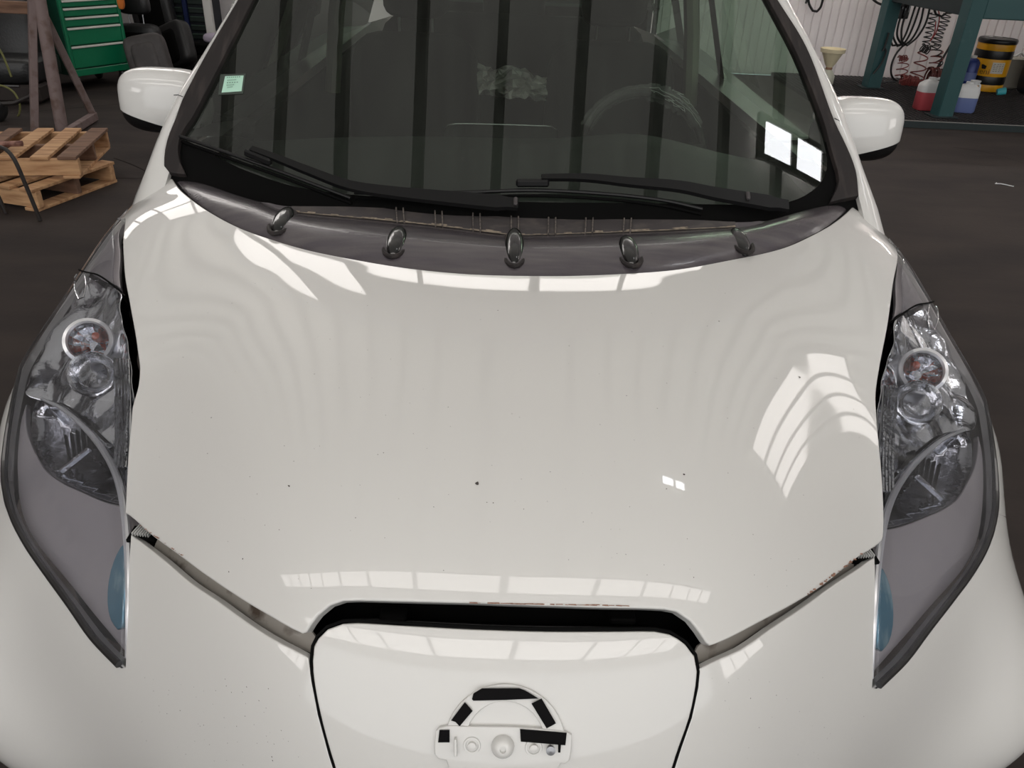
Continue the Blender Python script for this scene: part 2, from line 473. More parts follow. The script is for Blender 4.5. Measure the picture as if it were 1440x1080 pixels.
for pts in ([(-60,166),(127,150),(230,140)], [(160,222),(200,238),(235,262)], [(1340,207),(1395,216),(1500,250)], [(150,250),(190,251),(230,248)]):
    P = [onz(x, y, .0006) for x, y in resample(pts, 14, closed=False)]; mb = MB(); rows = []
    for p in P:
        j = random.uniform(-.004, .004); rows.append([(p.x, p.y+j-.004, .0012), (p.x, p.y+j+.004, .0012)])
    mb.grid(rows); tag(mb.build('trim_%d' % (1+len([o for o in bpy.data.objects if o.name.startswith('trim_')])), M_pit, smooth=False), kind='structure')
wb = MB().box(((XL+XR)/2, WALL_Y+.1, CEIL/2), (XR-XL, .16, CEIL))
wall = struct('wall_back', wb, M_wallp, smooth=False)
# ribbed cladding sheets of the back wall, one object per rib-to-rib plank, recessed joints between them
pm = MB(); pw = .098
pm.add([(-pw/2+.004, 0, 0), (-pw/2+.010, -.014, 0), (pw/2-.010, -.014, 0), (pw/2-.004, 0, 0),
        (-pw/2+.004, 0, 3.4), (-pw/2+.010, -.014, 3.4), (pw/2-.010, -.014, 3.4), (pw/2-.004, 0, 3.4)],
       [(0, 1, 5, 4), (1, 2, 6, 5), (2, 3, 7, 6), (4, 5, 6, 7), (0, 3, 2, 1)])
p0 = None
for i in range(62):
    x = 1.6 + i*pw
    if p0 is None: p0 = pm.build('cladding_plank', M_wallp, wall, smooth=False); p = p0
    else: p = p0.copy(); COL.objects.link(p)
    p.location = (x, WALL_Y+.02, .03)
struct('wall_left', MB().box((XL-.1, 0, CEIL/2), (.2, 21, CEIL)), M_roof, smooth=False)
struct('wall_right', MB().box((XR+.1, 0, CEIL/2), (.2, 21, CEIL)), mat('grey_wall_sheet', (150, 146, 142), .7), smooth=False)
struct('wall_front', MB().box(((XL+XR)/2, YF-.1, CEIL/2), (XR-XL, .2, CEIL)), mat('glowing_front_sheet', (170, 170, 166), .8, emit=((246, 248, 250), .95)), smooth=False)  # unseen wall given a glow as fill for the car's front
ceil = struct('ceiling', MB().box(((XL+XR)/2, (YF+WALL_Y)/2, CEIL+.1), (XR-XL, WALL_Y-YF, .2)), M_roofglow, smooth=False)
bm_ = MB().box((0, 0, 0), (.12, WALL_Y-YF, .22))
b0 = None
for i in range(27):
    if b0 is None: b0 = bm_.build('purlin', M_beam, ceil, smooth=False); b = b0
    else: b = b0.copy(); COL.objects.link(b)
    b.location = (XL+.6+i*.93, (YF+WALL_Y)/2, CEIL-.11)
WN = 0
def window(cx_, cy_, cz_, w_, h_, n, ax, bar=.10, m_=None):
    """glazing band of n panes; ax = 'y' lies in the back wall, 'z' in the roof, 'x' in the right wall"""
    global WN; WN += 1
    fr = MB(); 
    def B(u, v, du, dv, t):
        if ax == 'y': return (cx_+u, cy_-.03, cz_+v), (du, t, dv)
        if ax == 'z': return (cx_+u, cy_+v, cz_-.03), (du, dv, t)
        return (cx_-.03, cy_+u, cz_+v), (t, du, dv)
    for i in range(n+1): fr.box(*B(-w_/2+i*w_/n, 0, bar, h_, .12))
    for v in (-h_/2, h_/2): fr.box(*B(0, v, w_+bar, .06, .12))
    f = struct('window_%d' % WN, fr, M_beam, smooth=False)
    pw_ = w_/n-bar
    for i in range(n):
        p = MB().box(*B(-w_/2+(i+.5)*w_/n, 0, pw_, h_-.06, .03)).build('window_pane', m_ or M_pane, f, smooth=False)
    return f
window(-3.4, WALL_Y, 4.92, 12.6, 1.26, 9, 'y')
window(-5.5, WALL_Y, 6.38, 2.8, 1.5, 2, 'y')
window(-3.3, WALL_Y, 5.98, 1.4, .72, 1, 'y')
window(-1.2, -1.75, CEIL-.26, 19, 1.05, 14, 'z')
window(11.5, 7.45, CEIL-.26, 6.4, 1.8, 4, 'z', bar=.24)
window(3.75, 3.5, CEIL-.26, 1.15, .40, 2, 'z', m_=mat('bright_patch_pane', (255, 255, 255), .5, emit=((250, 252, 255), SKY_PANE*3.6)))  # added roof pane, placed and brightened for the patch on the windscreen
window(-1.2, -6.5, CEIL-.26, 17, 2.2, 10, 'z')  # added unseen roof band, a fill source only
window(XR, -5, 2.6, 5.0, 3.0, 3, 'x')  # added unseen side window for fill light
window(XL+.06, -7, 3.2, 4.0, 1.6, 3, 'x')  # added unseen window opposite, also fill light
for i, x in enumerate((2.4, 4.6, 6.8)):  # added unseen lamps that brighten the back wall
    t = thing('fill_lamp', ['added fill batten high on the white wall, nearest the car', 'added fill batten high on the white wall above the hoses', 'added fill batten high on the white wall above the drum'][i], 'lamp', (x, WALL_Y-.75, 3.1), 0, 'added fill battens along the back wall')
    MB().box((0, 0, .04), (1.5, .10, .05), bev=.008).build('batten', mat('lamp_body', (220, 220, 218), .4), t)
    MB().tube([(-.7, 0, 0), (.7, 0, 0)], .016, 10).build('tube', M_filltube, t)
    MB().tube([(-.5, 0, .06), (-.5, .62, .06), (-.5, .74, -.1)], .012, 6).build('bracket', M_beam, t)
    MB().tube([(.5, 0, .06), (.5, .62, .06), (.5, .74, -.1)], .012, 6).build('bracket', M_beam, t)

# ------------------------------------------------------------------ the car
car = thing('car', 'white compact electric car with black windscreen surround, its front badge missing and taped', 'car', (OX, 0, 0), PSI)
# -- hood
hoodL = [(186,727),(179,723),(181,667),(186,600),(188,575),(192,560),(196,545),(198,520),(196,503),(192,475),(183,426),(178,400),(176,384),(174,343),(177,310)]
hood_front = [(1237,762),(1200,787),(1158,821),(1116,848),(1064,876),(1022,898),(1003,906),(996,908),(991,904),(981,889),(969,874),(950,861),(917,857),(830,855),(710,851),(658,849),(529,846),(484,846),(466,852),(449,866),(439,879),(433,889),(427,891),(413,885),(389,871),(353,850),(304,818),(256,783),(214,752)]
hoodR = [(1254,345),(1257,389),(1252,424),(1247,459),(1236,515),(1230,556),(1231,588),(1235,635),(1239,687),(1240,745)]
cowl_f = [(240,248),(248,260),(258,272),(289,296),(334,321),(386,340),(438,355),(508,369),(577,380),(647,387),(730,390),(808,390),(880,387),(953,381),(1025,368),(1097,352),(1133,337),(1169,317),(1194,296),(1206,277)]
qh = np.vstack([px(cowl_f), car3([(.80, 1.80, 1.0), (.835, 1.72, .965), (.815, 1.60, .960)]), px(hoodR), px(hood_front), px(hoodL),
                car3([(-.815, 1.60, .960), (-.835, 1.72, .965), (-.80, 1.80, 1.0)])])
hood = panel('hood', qh, M_paint, car, space=.02, off=.004, thick=.014, rnd=.003, ustep=.012)
# -- front bumper: U shaped skin below the hood, its notch filled by the charge lid
HLo = [(1227,967),(1240,958),(1268,930),(1300,890),(1333,850),(1360,815),(1381,779),(1394,748),(1398,720)]      # headlight outer rim, tip to seam
HLo2 = [(1398,720),(1398,670),(1393,620),(1389,594),(1381,553),(1372,515),(1348,477),(1332,446),(1313,418),(1291,377),(1269,339),(1257,332)]
HLi = [(1257,332),(1261,350),(1266,390),(1267,430),(1260,471),(1247,515),(1240,566),(1238,619),(1239,660),(1242,720),(1238,763),(1233,820),(1230,887),(1227,967)]
qo, qo2, qi = px(HLo), px(HLo2), px(HLi)
chanR = [(983,941),(987,939),(1012,927),(1043,913),(1085,884),(1127,856),(1168,826),(1210,798),(1222,789),(1230,784)]
chanL = [(184,752),(195,760),(232,789),(268,820),(304,844),(341,871),(377,895),(413,914),(433,925)]
lid_px = [(439,930),(441,910),(447,898),(460,885),(482,877),(503,876),(572,880),(667,885),(766,888),(874,888),(921,888),(942,892),(964,906),(977,923),(981,945),(979,966),(970,1009),(955,1052),(946,1080)]
lid_low = car3([(.175, .520, .66), (.155, .508, .62), (.12, .50, .60), (-.12, .50, .60), (-.155, .508, .62), (-.175, .520, .66)])
lidL_px = [(471,1080),(465,1061),(450,1005),(441,958)]
qlid = np.vstack([px(lid_px), lid_low, px(lidL_px)])
cl = qlid.mean(0)
def grow(q, d):
    t = np.roll(q, -1, 0)-np.roll(q, 1, 0); n = np.stack([t[:, 1], -t[:, 0]], 1); n /= np.linalg.norm(n, axis=1, keepdims=True)
    s = np.sign(((q-q.mean(0))*n).sum(1).sum()); return q + n*s*d
lid_seam = grow(qlid, .0011)
iR = int(np.argmin(np.linalg.norm(qlid-px([(981,945)])[0], axis=1))); iL = int(np.argmin(np.linalg.norm(qlid-px([(441,958)])[0], axis=1)))
low = car3([(.89, 1.10, .40), (.86, 1.04, .28), (.60, .80, .24), (.30, .62, .24), (0, .54, .24), (-.30, .62, .24), (-.60, .80, .24), (-.86, 1.04, .28), (-.89, 1.10, .40)])
seamR = px([(1398,722),(1438,731)]); seam3 = car3([(.885, 1.17, .60), (.89, 1.15, .5)])
qb = np.vstack([px(chanR), px([(1232,800),(1229,887),(1227,967)]), grow(qo, .0)[1:], seamR[1:], seam3, low, mir(seam3), mir(seamR[1:]), mir(qo[1:]),
                mir(px([(1232,800),(1229,887),(1227,967)])), px(chanL), lid_seam[iL:][:], lid_seam[:0], ])
# close the U: run down the left lid seam and up the right one
li = list(range(iL, len(qlid)))            # upper left part of the lid seam (excluded)
U = np.vstack([lid_seam[j][None] for j in range(iL, iR-1, -1)])
qb = np.vstack([px(chanR), px([(1231,800),(1229,887),(1227,967)]), qo[1:], seamR[1:], seam3, low, mir(seam3), mir(seamR[1:]), mir(qo[1:]),
                mir(px([(1231,800),(1229,887),(1227,967)])), px(chanL), U])
bumper = panel('bumper', qb, M_paint, car, space=.024, off=0.0, thick=.012, rnd=.0018, ustep=.014)
lid = panel('charge_lid', qlid, M_paint, car, space=.02, off=.0, thick=.02, rnd=.0022, ustep=.010)
ws_ = [Vector(p) for p in S(lid_seam)+S_n(lid_seam)*-.0022]
MB().tube(ws_, .0019, 6, closed=True).build('seam_shade', M_pit, lid)  # black tube laid in the lid seam as the gap's shade
# painted channel with dirt between hood and bumper, dark cavity behind the lid
for nm, hp, bp_, in (('hood_channel', [(997,912),(1022,893),(1064,865),(1116,838),(1158,811),(1200,777),(1220,768)], [(1222,800),(1210,806),(1168,834),(1127,864),(1085,892),(1043,921),(1012,935),(985,943)]),
                     ('hood_channel', [(434,929),(413,921),(377,903),(341,879),(304,852),(268,828),(232,797),(195,768)], [(206,742),(256,772),(304,807),(353,839),(389,860),(413,875),(428,897)])):
    o = panel(nm, np.vstack([px(hp), px(bp_)]), M_primer, car, space=.02, off=-.022, thick=.003, rnd=.001)
    tag(o, 'dirty primer-grey channel between hood and bumper')
# ribbed white clips at the channel's outer ends
for sx in (1, -1):
    c = on_skin([(1226,775) if sx > 0 else (190,744)], -.014)[0]
    mb = MB()
    for k in range(7): mb.box(c+Vector((sx*(-.0105+k*.0035), 0, k*.0003)), (.0016, .020, .006), rotm(z=sx*.2), bev=.0005)
    tag(mb.build('grille_clip', mat('clip_white', (190, 190, 188), .4), car), 'small ribbed clip in the hood gap')
    MB().box(c+Vector((sx*(.0), 0, -.006)), (.04, .03, .006), bev=.001).build('clip_base', M_pit, car)
# dark inner body under every gap (one sheet well below the skin)
inner = car3([(.72, 1.60, .99), (.70, 1.36, .955), (.60, 1.17, .90), (.50, .86, .79), (.45, .74, .70), (.4, .66, .55), (-.4, .66, .55), (-.45, .74, .70), (-.50, .86, .79), (-.60, 1.17, .90), (-.70, 1.36, .955), (-.72, 1.60, .99)])
panel('inner_body', inner, M_pit, car, space=.06, off=-.075, thick=.05)
# black shelf that closes the hood cavity below the lid gap
lc = px([(425,935),(436,915),(450,885),(482,868),(530,866),(700,874),(900,878),(955,884),(980,905),(990,940),(960,960),(700,960),(450,960)])
panel('latch_tray', lc, M_black, car, space=.02, off=-.045, thick=.01)
for xx in (545, 885):
    MB().box(on_skin([(xx,862)], -.035)[0], (.03, .02, .008), bev=.002).build('latch_stop', M_pit, car)
# -- charge lid badge seat: ring, bar, studs, strips of tape
def flat(pts, o=0): return px(pts)
def circ(cx_, cy_, rx, ry, a0, a1, n): return [(cx_+rx*math.cos(math.radians(a0+(a1-a0)*i/n)), cy_-ry*math.sin(math.radians(a0+(a1-a0)*i/n))) for i in range(n+1)]
ring = px(circ(710, 1045, 85, 84, 10, 170, 26) + circ(710, 1045, 56, 60, 165, 15, 20))
panel('badge_ring', ring, M_paint, lid, space=.008, off=.0035, thick=.004, rnd=.0012, ustep=.004)
plate = px([(618,1021),(632,1018),(660,1019),(720,1020),(780,1024),(796,1027),(803,1031),(803,1045),(800,1066),(794,1071),(788,1070),(784,1078)]) 
low2 = px([(632,1078),(628,1066),(617,1064),(612,1058),(612,1040),(614,1026)])
panel('badge_plate', np.vstack([plate, car3([(.058, .528, .715), (-.058, .528, .715)]), low2]), M_paint, lid, space=.01, off=.005, thick=.006, rnd=.0014, ustep=.006)
for pts in ([(664,981),(666,973),(678,966),(730,966),(738,969),(757,980),(710,982),(666,983)], [(635,1010),(654,985),(665,997),(647,1018),(641,1012)],
            [(747,987),(761,980),(781,1014),(768,1021)], [(619,1023),(633,1023),(633,1040),(617,1040)], [(731,1022),(796,1027),(794,1044),(732,1039)]):
    panel('tape_strip', px(pts), M_tape, lid, space=.01, off=.0068, thick=.0008, rnd=.0003, ustep=.03)
panel('tape_strip', px([(784,1042),(788,1042),(787,1054),(784,1054)]), M_tape, lid, space=.01, off=.0068, thick=.0008, rnd=.0003, ustep=.03)
def stud(name, pxy, prof, m=M_paint, par=lid, off=.005):
    q = px([pxy]); P = S(q)[0] + S_n(q)[0]*off; n = Vector(S_n(q)[0])
    Mx = Matrix.Translation(Vector(P)) @ n.to_track_quat('Z', 'Y').to_matrix().to_4x4()
    return MB().lathe(prof, Mx, 20).build(name, m, par)
stud('centre_boss', (707,1046), [(.0125,0),(.012,.004),(.009,.008),(.0055,.010),(.0035,.010),(.003,.007),(0,.007)])
for c in ((664,1045), (750,1048)):
    stud('washer_seat', c, [(.0095,0),(.009,.0012),(.007,.0012),(.0065,.0003),(.0048,.0003),(.0045,.004),(.0022,.005),(0,.005)])
stud('peg', (773,1048), [(.0035,0),(.0035,.006),(.005,.0065),(.005,.008),(0,.0085)], M_alloy)
panel('badge_tab', px([(640,1033),(643,1033),(644,1056),(640,1056)]), M_paint, lid, off=.012, thick=.007, rnd=.001, ustep=.01)

# -- fenders (mirrored pair)
arch = [(.89, 1.15, .34)]
for side in (1, -1):
    fl3 = [(.84, 1.62, .95)]
    A = np.vstack([seamR[::1], ])
    pts = [np.array(qo2[:-1]), car3([(.800, 1.60, .968), (.838, 1.72, .962), (.80, 1.80, 1.01), (.80, 1.98, 1.02)]),
           car3([(.885, 1.98, .72), (.885, 1.98, .30)])]
    ac = [(.888, 1.47+.365*math.cos(math.radians(a)), .31+.365*math.sin(math.radians(a))) for a in range(0, 181, 12)]
    pts.append(car3([p for p in ac if p[1] > 1.145]))
    pts.append(seam3[::-1]); pts.append(seamR[::-1])
    q = np.vstack(pts)
    if side < 0: q = mir(q)
    tag(panel('fender', q, M_paint, car, space=.03, off=.0, thick=.012, rnd=.002, ustep=.02), None)

# -- headlights
hl_top = [(1260,338),(1276,358),(1291,383),(1303,405),(1311,421),(1285,428),(1262,440),(1264,424),(1264,390),(1261,352)]
hl_mid = [(1262,446),(1285,433),(1312,427),(1332,455),(1348,484),(1368,520),(1379,560),(1386,597),(1378,600),(1365,598),(1345,603),(1318,622),(1290,648),(1272,672),(1258,700),(1250,735),(1243,735),(1242,700),(1241,660),(1241,620),(1243,570),(1250,517),(1263,471)]
hl_bowl = [(1375,601),(1365,599),(1345,604),(1318,623),(1290,649),(1272,673),(1259,701),(1251,741),(1285,735),(1320,722),(1345,712),(1365,698),(1377,680),(1386,650),(1385,618)]
hl_low = [(1250,744),(1285,737),(1320,724),(1345,714),(1366,700),(1379,681),(1388,650),(1388,610),(1394,640),(1396,700),(1391,745),(1362,808),(1300,882),(1240,952),(1231,955),(1233,890),(1236,820),(1241,763),(1244,744)]
hl_blue = [(1241,795),(1247,800),(1256,822),(1261,850),(1261,880),(1255,905),(1245,918),(1238,912),(1238,850)]
def P3(pxy, depth, sx=1):
    q = px([pxy]); p = S(q)[0] - S_n(q)[0]*depth; return Vector((sx*p[0], p[1], p[2]))
def near_edges(poly):
    def f(q):
        return np.clip(edge_dist(q, poly)*SK.scale, 0, .5)
    return f
for side in (1, -1):
    sd = (lambda q: q) if side > 0 else mir
    hl = panel('headlight', sd(np.vstack([qo[:-1], qo2[:-1], qi[:-1]])), M_lens, car, space=.016, off=.006, thick=.004, rnd=.002, ustep=.012)
    tag(hl, 'clear headlight on the car\'s %s of the photo' % ('right side' if side > 0 else 'left side'))
    full = resample(sd(np.vstack([qo[:-1], qo2[:-1], qi[:-1]])), .012/1.9)
    tub = near_edges(full)
    panel('lamp_housing', sd(grow(np.vstack([qo[:-1], qo2[:-1], qi[:-1]]), -.003)), M_gasket, hl, space=.025, off=lambda q: -.02-.09*np.minimum(1, tub(q)/.06), thick=.002)
    d_in = near_edges(full)
    def shell(k0, k1, w0=.03): return lambda q: -(k0 + k1*np.minimum(1, d_in(q)/w0))
    tag(panel('upper_bezel', sd(px(hl_top)), M_satin, hl, off=shell(.008, .006), thick=.01, rnd=.001, ustep=.012), 'satin grey bezel above the seam')
    tag(panel('signal_chamber', sd(px(hl_mid)), M_chrome, hl, off=lambda q, d=d_in: -(.010+.028*np.minimum(1, d(q)/.045)**1.5) + .004*np.sin(q[:, 0]*160)*np.sin(q[:, 1]*90+1), thick=.02, rnd=.002, ustep=.01, space=.012), 'rippled chrome chamber of the turn signal')
    bq = resample(sd(px(hl_bowl)), .01/1.9); db = near_edges(bq)
    tag(panel('main_reflector', bq, M_chrome2, hl, off=lambda q, d=db: -.022-.062*np.sin(np.minimum(1, d(q)/.055)*PI/2), thick=.006, rnd=.001, space=.010, raw=True), 'deep dark chrome bowl of the main beam')
    tag(panel('lower_bezel', sd(px(hl_low)), M_satin, hl, off=shell(.012, .012, .05), thick=.01, rnd=.002, ustep=.012), 'satin grey blank bezel at the pointed end')
    tag(panel('blue_insert', sd(px(hl_blue)), M_blue, hl, off=-.004, thick=.012, rnd=.003, ustep=.01, space=.01), 'pale blue ribbed insert near the tip')
    # gasket along the outer lower rim and a strip with painted shine
    rim = [P3(p, -.004, side) for p in resample([(1232,962),(1268,927),(1300,885),(1333,843),(1360,807),(1379,775),(1390,745),(1396,715),(1396,670),(1392,625),(1384,575),(1372,530),(1350,487)], 12, closed=False)]
    MB().tube(rim, [.0052*min(1, .25+.75*(len(rim)-1-i)/18) for i in range(len(rim))], 8).build('rim_gasket', M_gasket, hl)
    ins = [P3(p, .004, side) for p in resample([(1230,955),(1232,890),(1236,820),(1242,763),(1250,722),(1262,690),(1280,662),(1300,640),(1330,616),(1360,603)], 12, closed=False)]
    MB().tube(ins, [.0026+.0028*math.sin(PI*i/(len(ins)-1)) for i in range(len(ins))], 8).build('chrome_strip', M_shine, hl)
    seam = [P3(p, -.0085, side) for p in resample([(1253,455),(1266,445),(1285,433),(1300,430),(1312,425)], 6, closed=False)]
    tag(MB().tube(seam, .0016, 6).build('lens_seam', M_pit, hl), 'dark seam across the lens')
    fin = [P3(p, -.0075, side) for p in resample([(1302,433),(1300,450),(1303,465),(1309,468),(1314,455),(1313,432)], 6, closed=False)]
    MB().tube(fin, .0012, 6).build('lens_rib', M_chrome, hl)
    # ribs on the inner edge of the chamber
    for k in range(5):
        rb = [P3((x+k*4.5, y), .006, side) for x, y in ((1247,540),(1243,600),(1241,650),(1242,690))]
        MB().tube(rb, .0026, 6).build('chamber_rib', M_chrome, hl)
    # turn signal: ring with painted shine, dome with facets, amber bulb
    c = P3((1303,517), .012, side); nrm = Vector(S_n(px([(1303,517)]))[0]); nrm.x *= side
    view = (Vector(CAMC)-c).normalized(); ax_ = (nrm*.5+view).normalized()
    Mx = Matrix.Translation(c) @ ax_.to_track_quat('Z', 'Y').to_matrix().to_4x4()
    R_ = .039
    MB().lathe([(R_*.80, .010), (R_*.86, .016), (R_, .014), (R_*1.03, .004), (R_, -.01), (R_*.84, -.02)], Mx, 30).build('signal_ring', M_shine, hl)
    lens = MB(); n1, n2 = 7, 24
    lens.lathe([(R_*.84*math.cos(a*PI/2/n1), .006+.016*math.sin(a*PI/2/n1)) for a in range(n1+1)], Mx, n2)
    lens.build('signal_dome', M_lens, hl)
    MB().lathe([(R_*.84, .004), (R_*.75, -.010), (R_*.5, -.024), (R_*.2, -.03), (0, -.03)], Mx, 14).build('signal_bowl', M_chrome, hl, angle=10)
    bl = MB().lathe([(0, .004), (.006, .002), (.0085, -.006), (.0085, -.014), (.006, -.026), (.006, -.03)], Mx @ Matrix.Translation((-.010*side, .010, 0)), 14)
    tag(bl.build('signal_bulb', M_amber, hl), 'amber bulb')
    c2 = P3((1300,560), .012, side)
    Mx2 = Matrix.Translation(c2) @ ax_.to_track_quat('Z', 'Y').to_matrix().to_4x4()
    MB().lathe([(R_*.55, -.014), (R_*.8, -.002), (R_*.92, .002), (R_*.98, -.004), (R_*.95, -.02)], Mx2, 28).build('lower_ring', M_chrome, hl)
    # main bulb and cooling slats
    c3 = P3((1296,653), .045, side); Mx3 = Matrix.Translation(c3) @ ax_.to_track_quat('Z', 'Y').to_matrix().to_4x4()
    MB().lathe([(0, .026), (.005, .024), (.0075, .018), (.0075, .0), (.011, -.004), (.011, -.03)], Mx3, 16).build('main_bulb', M_chrome, hl)
    for k in range(6):
        a = P3((1308+k*8, 622+k*4.5), .035, side); b = P3((1318+k*7, 655+k*6), .05, side)
        m_ = (a+b)/2; ln = (b-a).length
        R3 = (b-a).to_track_quat('Y', 'Z').to_matrix()
        MB().box(m_, (.0035, ln, .016), R3, bev=.001).build('shade_slat', M_pit, hl)
    a = P3((1312,660), .032, side); b = P3((1352,698), .032, side); d_ = (b-a)
    MB().box((a+b)/2, (.006, d_.length, .010), d_.to_track_quat('Y', 'Z').to_matrix(), bev=.002).build('shade_bar', M_chrome2, hl)

# -- cowl panel between hood and windscreen
cf = resample(cowl_f, 12, closed=False)
cr = resample([(240,244),(262,248),(286,253),(334,269),(369,279),(400,286),(450,287),(508,288),(620,294),(730,303),(850,305),(971,306),(1061,308),(1126,292),(1173,281),(1206,273)], 12, closed=False)
def arcl(P, n):
    d = np.concatenate([[0], np.cumsum(np.linalg.norm(np.diff(P, axis=0), axis=1))]); t = np.linspace(0, d[-1], n)
    return np.stack([np.interp(t, d, P[:, 0]), np.interp(t, d, P[:, 1])], 1)
NC = 90
qf = px([tuple(p) for p in arcl(cf, NC)]); qr = px([tuple(p) for p in arcl(cr, NC)])
u_ = np.linspace(-1, 1, NC); edge_t = np.minimum(1, (1-np.abs(u_))/.35)
tc_ = 1-.36*np.clip((1-np.abs(u_)/.72), 0, 1)**.45                # where the crease lies between front and rear edge
def cowl_h(t, j):
    k = edge_t[j]; c = tc_[j]
    if t <= c: return -.010 + (.006+.022*k)*math.sin(PI*min(1, t/c)**.8)**.8
    return -.010 + (.004*(t-c)/max(1e-3, 1-c))
def cowl_pt(j, t, add=0.0):
    q = qf[j]*(1-t)+qr[j]*t; n = S_n(q[None])[0]; return Vector(S(q[None])[0] + n*(cowl_h(t, j)+add))
ts = np.linspace(0, 1, 27)
rows = []
for t in ts:
    q = qf*(1-t)+qr*t; P = S(q); n = S_n(q); h = np.array([cowl_h(t, j) for j in range(NC)]); rows.append(P+n*h[:, None])
rows = [rows[0]-np.array([0, 0, .03])] + rows + [rows[-1]-np.array([0, 0, .035])]
cowl = tag(MB().grid(rows).build('cowl_panel', M_cowl, car, angle=30), 'dark plastic cowl panel curving below the windscreen')
M_gloss = mat('glossy_rubber', (16, 16, 17), .16, 0, .6, .5)
MB().tube([Vector(p) for p in S(qf)+S_n(qf)*-.0015], .0034, 6).build('edge_seal', M_pit, cowl)
def jx(x): return int(np.argmin([abs((a[0]*.5+b[0]*.5)-x) for a, b in zip(arcl(cf, NC), arcl(cr, NC))]))
pf = arcl(cf, NC); pr = arcl(cr, NC)
# rear flat of the cowl with its dust and ribs
M_rib = mat('dusty_rib', (112, 104, 98), .7, noise=(160, (64, 60, 60), .45, .6))
fl = MB(); rr_ = []
js = [j for j in range(NC) if abs(u_[j]) < .66]
for a_ in (0.02, .5, 1.0): rr_.append([cowl_pt(j, tc_[j]+(1-tc_[j])*a_, .0012) for j in js])
fl.grid(rr_).build('rear_ledge', M_cowl2, cowl)
dl = []
for j in js: dl.append(cowl_pt(j, tc_[j]+.012, .0035))
du_ = MB()
for i in range(len(dl)-1):
    w1 = .013*(.25+random.random()**2); a, b = dl[i], dl[i+1]; back = Vector((0, 1, .02))
    du_.add([a, b, b+back*w1, a+back*w1], [(0, 1, 2, 3)])
tag(du_.build('dust_line', M_dust, cowl, smooth=False), 'pale dust gathered along the crease', kind='stuff')
for xc in (562, 616.5, 670, 724, 776.5, 829, 883):
    j = int(np.argmin([abs(p[0]-xc) for p in pr])); j2 = jx(xc)
    for dx in ((-5, 5)):
        def ip(t, x):
            # interpolate along the panel at photo column x
            jj = np.interp(x, [pf[k][0]*(1-t)+pr[k][0]*t for k in range(NC)], range(NC)); k = int(jj); f_ = jj-k
            return cowl_pt(k, t, .003)*(1-f_) + cowl_pt(min(k+1, NC-1), t, .003)*f_
        c = tc_[j2]
        a, b = ip(c+.01, xc+dx), ip(.99, xc+dx)
        d_ = b-a
        MB().box((a+b)/2, (.003, d_.length, .007), d_.to_track_quat('Y', 'Z').to_matrix(), bev=.001).build('cowl_rib', M_rib, cowl)
for (bx_, by_, L_, W_, H_) in ((399,314,.058,.019,.020),(558,344,.060,.0195,.021),(723,352,.075,.0195,.024),(883,357,.060,.0195,.021),(1039,341,.054,.018,.016)):
    q = px([(bx_, by_+4)]); p = Vector(S(q)[0]); n = Vector(S_n(q)[0])
    base = MB(); n1, n2 = 9, 20; V = []; Fa = []
    for i in range(n1+1):
        a = PI/2*i/n1
        for k in range(n2):
            A = 2*PI*k/n2
            r_ = math.cos(a)**.6; sq = 1.0
            V.append(p + Vector((W_*r_*math.cos(A)*sq, L_*r_*math.sin(A), H_*math.sin(a)**.8 + .004 + .10*L_*math.sin(A)*r_)))
    for i in range(n1):
        for k in range(n2): Fa.append((i*n2+k, i*n2+(k+1) % n2, (i+1)*n2+(k+1) % n2, (i+1)*n2+k))
    base.add(V, Fa); tag(base.build('rubber_stop', M_gloss, cowl), 'glossy black rubber stop')
    MB().tube([p+Vector((W_*1.15*math.cos(A*PI/10), L_*1.12*math.sin(A*PI/10), .008)) for A in range(20)], .0045, 8, closed=True).build('stop_collar', M_rubber, cowl)

# -- windscreen, its black border, side trims and pillars
wq = [(-.76, 1.50), (.76, 1.50), (.79, 1.70), (.765, 1.85), (.72, 2.10), (.66, 2.45), (.5, 2.50), (0, 2.53), (-.5, 2.50), (-.66, 2.45), (-.72, 2.10), (-.765, 1.85), (-.79, 1.70)]
ws = tag(panel('windscreen', wq, M_wind, car, surf=WS, space=.06, off=.0, thick=.004, rnd=.001, ustep=.05), 'dusty tinted windscreen')
def wp(pts): return px(pts, WS)
band = wp([(236,215),(262,198),(275,204),(300,218),(345,240),(420,264),(520,276),(722,284),(900,286),(1040,288),(1110,284),(1150,262),(1163,235),(1160,200),(1185,215),(1205,250),(1207,290)])
low_ = np.array([(.72, 1.54), (.3, 1.50), (-.3, 1.50), (-.72, 1.54)])
tag(panel('frit_band', np.vstack([band, low_]), M_pit, ws, surf=WS, space=.05, off=.0012, thick=.0008, rnd=.0002, ustep=.02), 'black ceramic border at the foot of the glass')
def wf(pts): return px(pts, WF)
trim_out = {-1: [(239,244),(232,236),(236,201),(249,167),(258,142),(291,79),(337,0)], 1: [(1206,277),(1202,242),(1190,210),(1172,172),(1133,69),(1091,0)]}
trim_in = {-1: [(262,247),(252,220),(256,190),(271,168),(287,138),(322,70),(358,0)], 1: [(1166,286),(1178,255),(1168,215),(1154,165),(1118,75),(1078,0)]}
pill_out = {-1: [(189,267),(205,228),(220,189),(245,137),(258,113),(280,79),(328,0)], 1: [(1238,290),(1218,240),(1205,200),(1183,139),(1149,69),(1113,0)]}
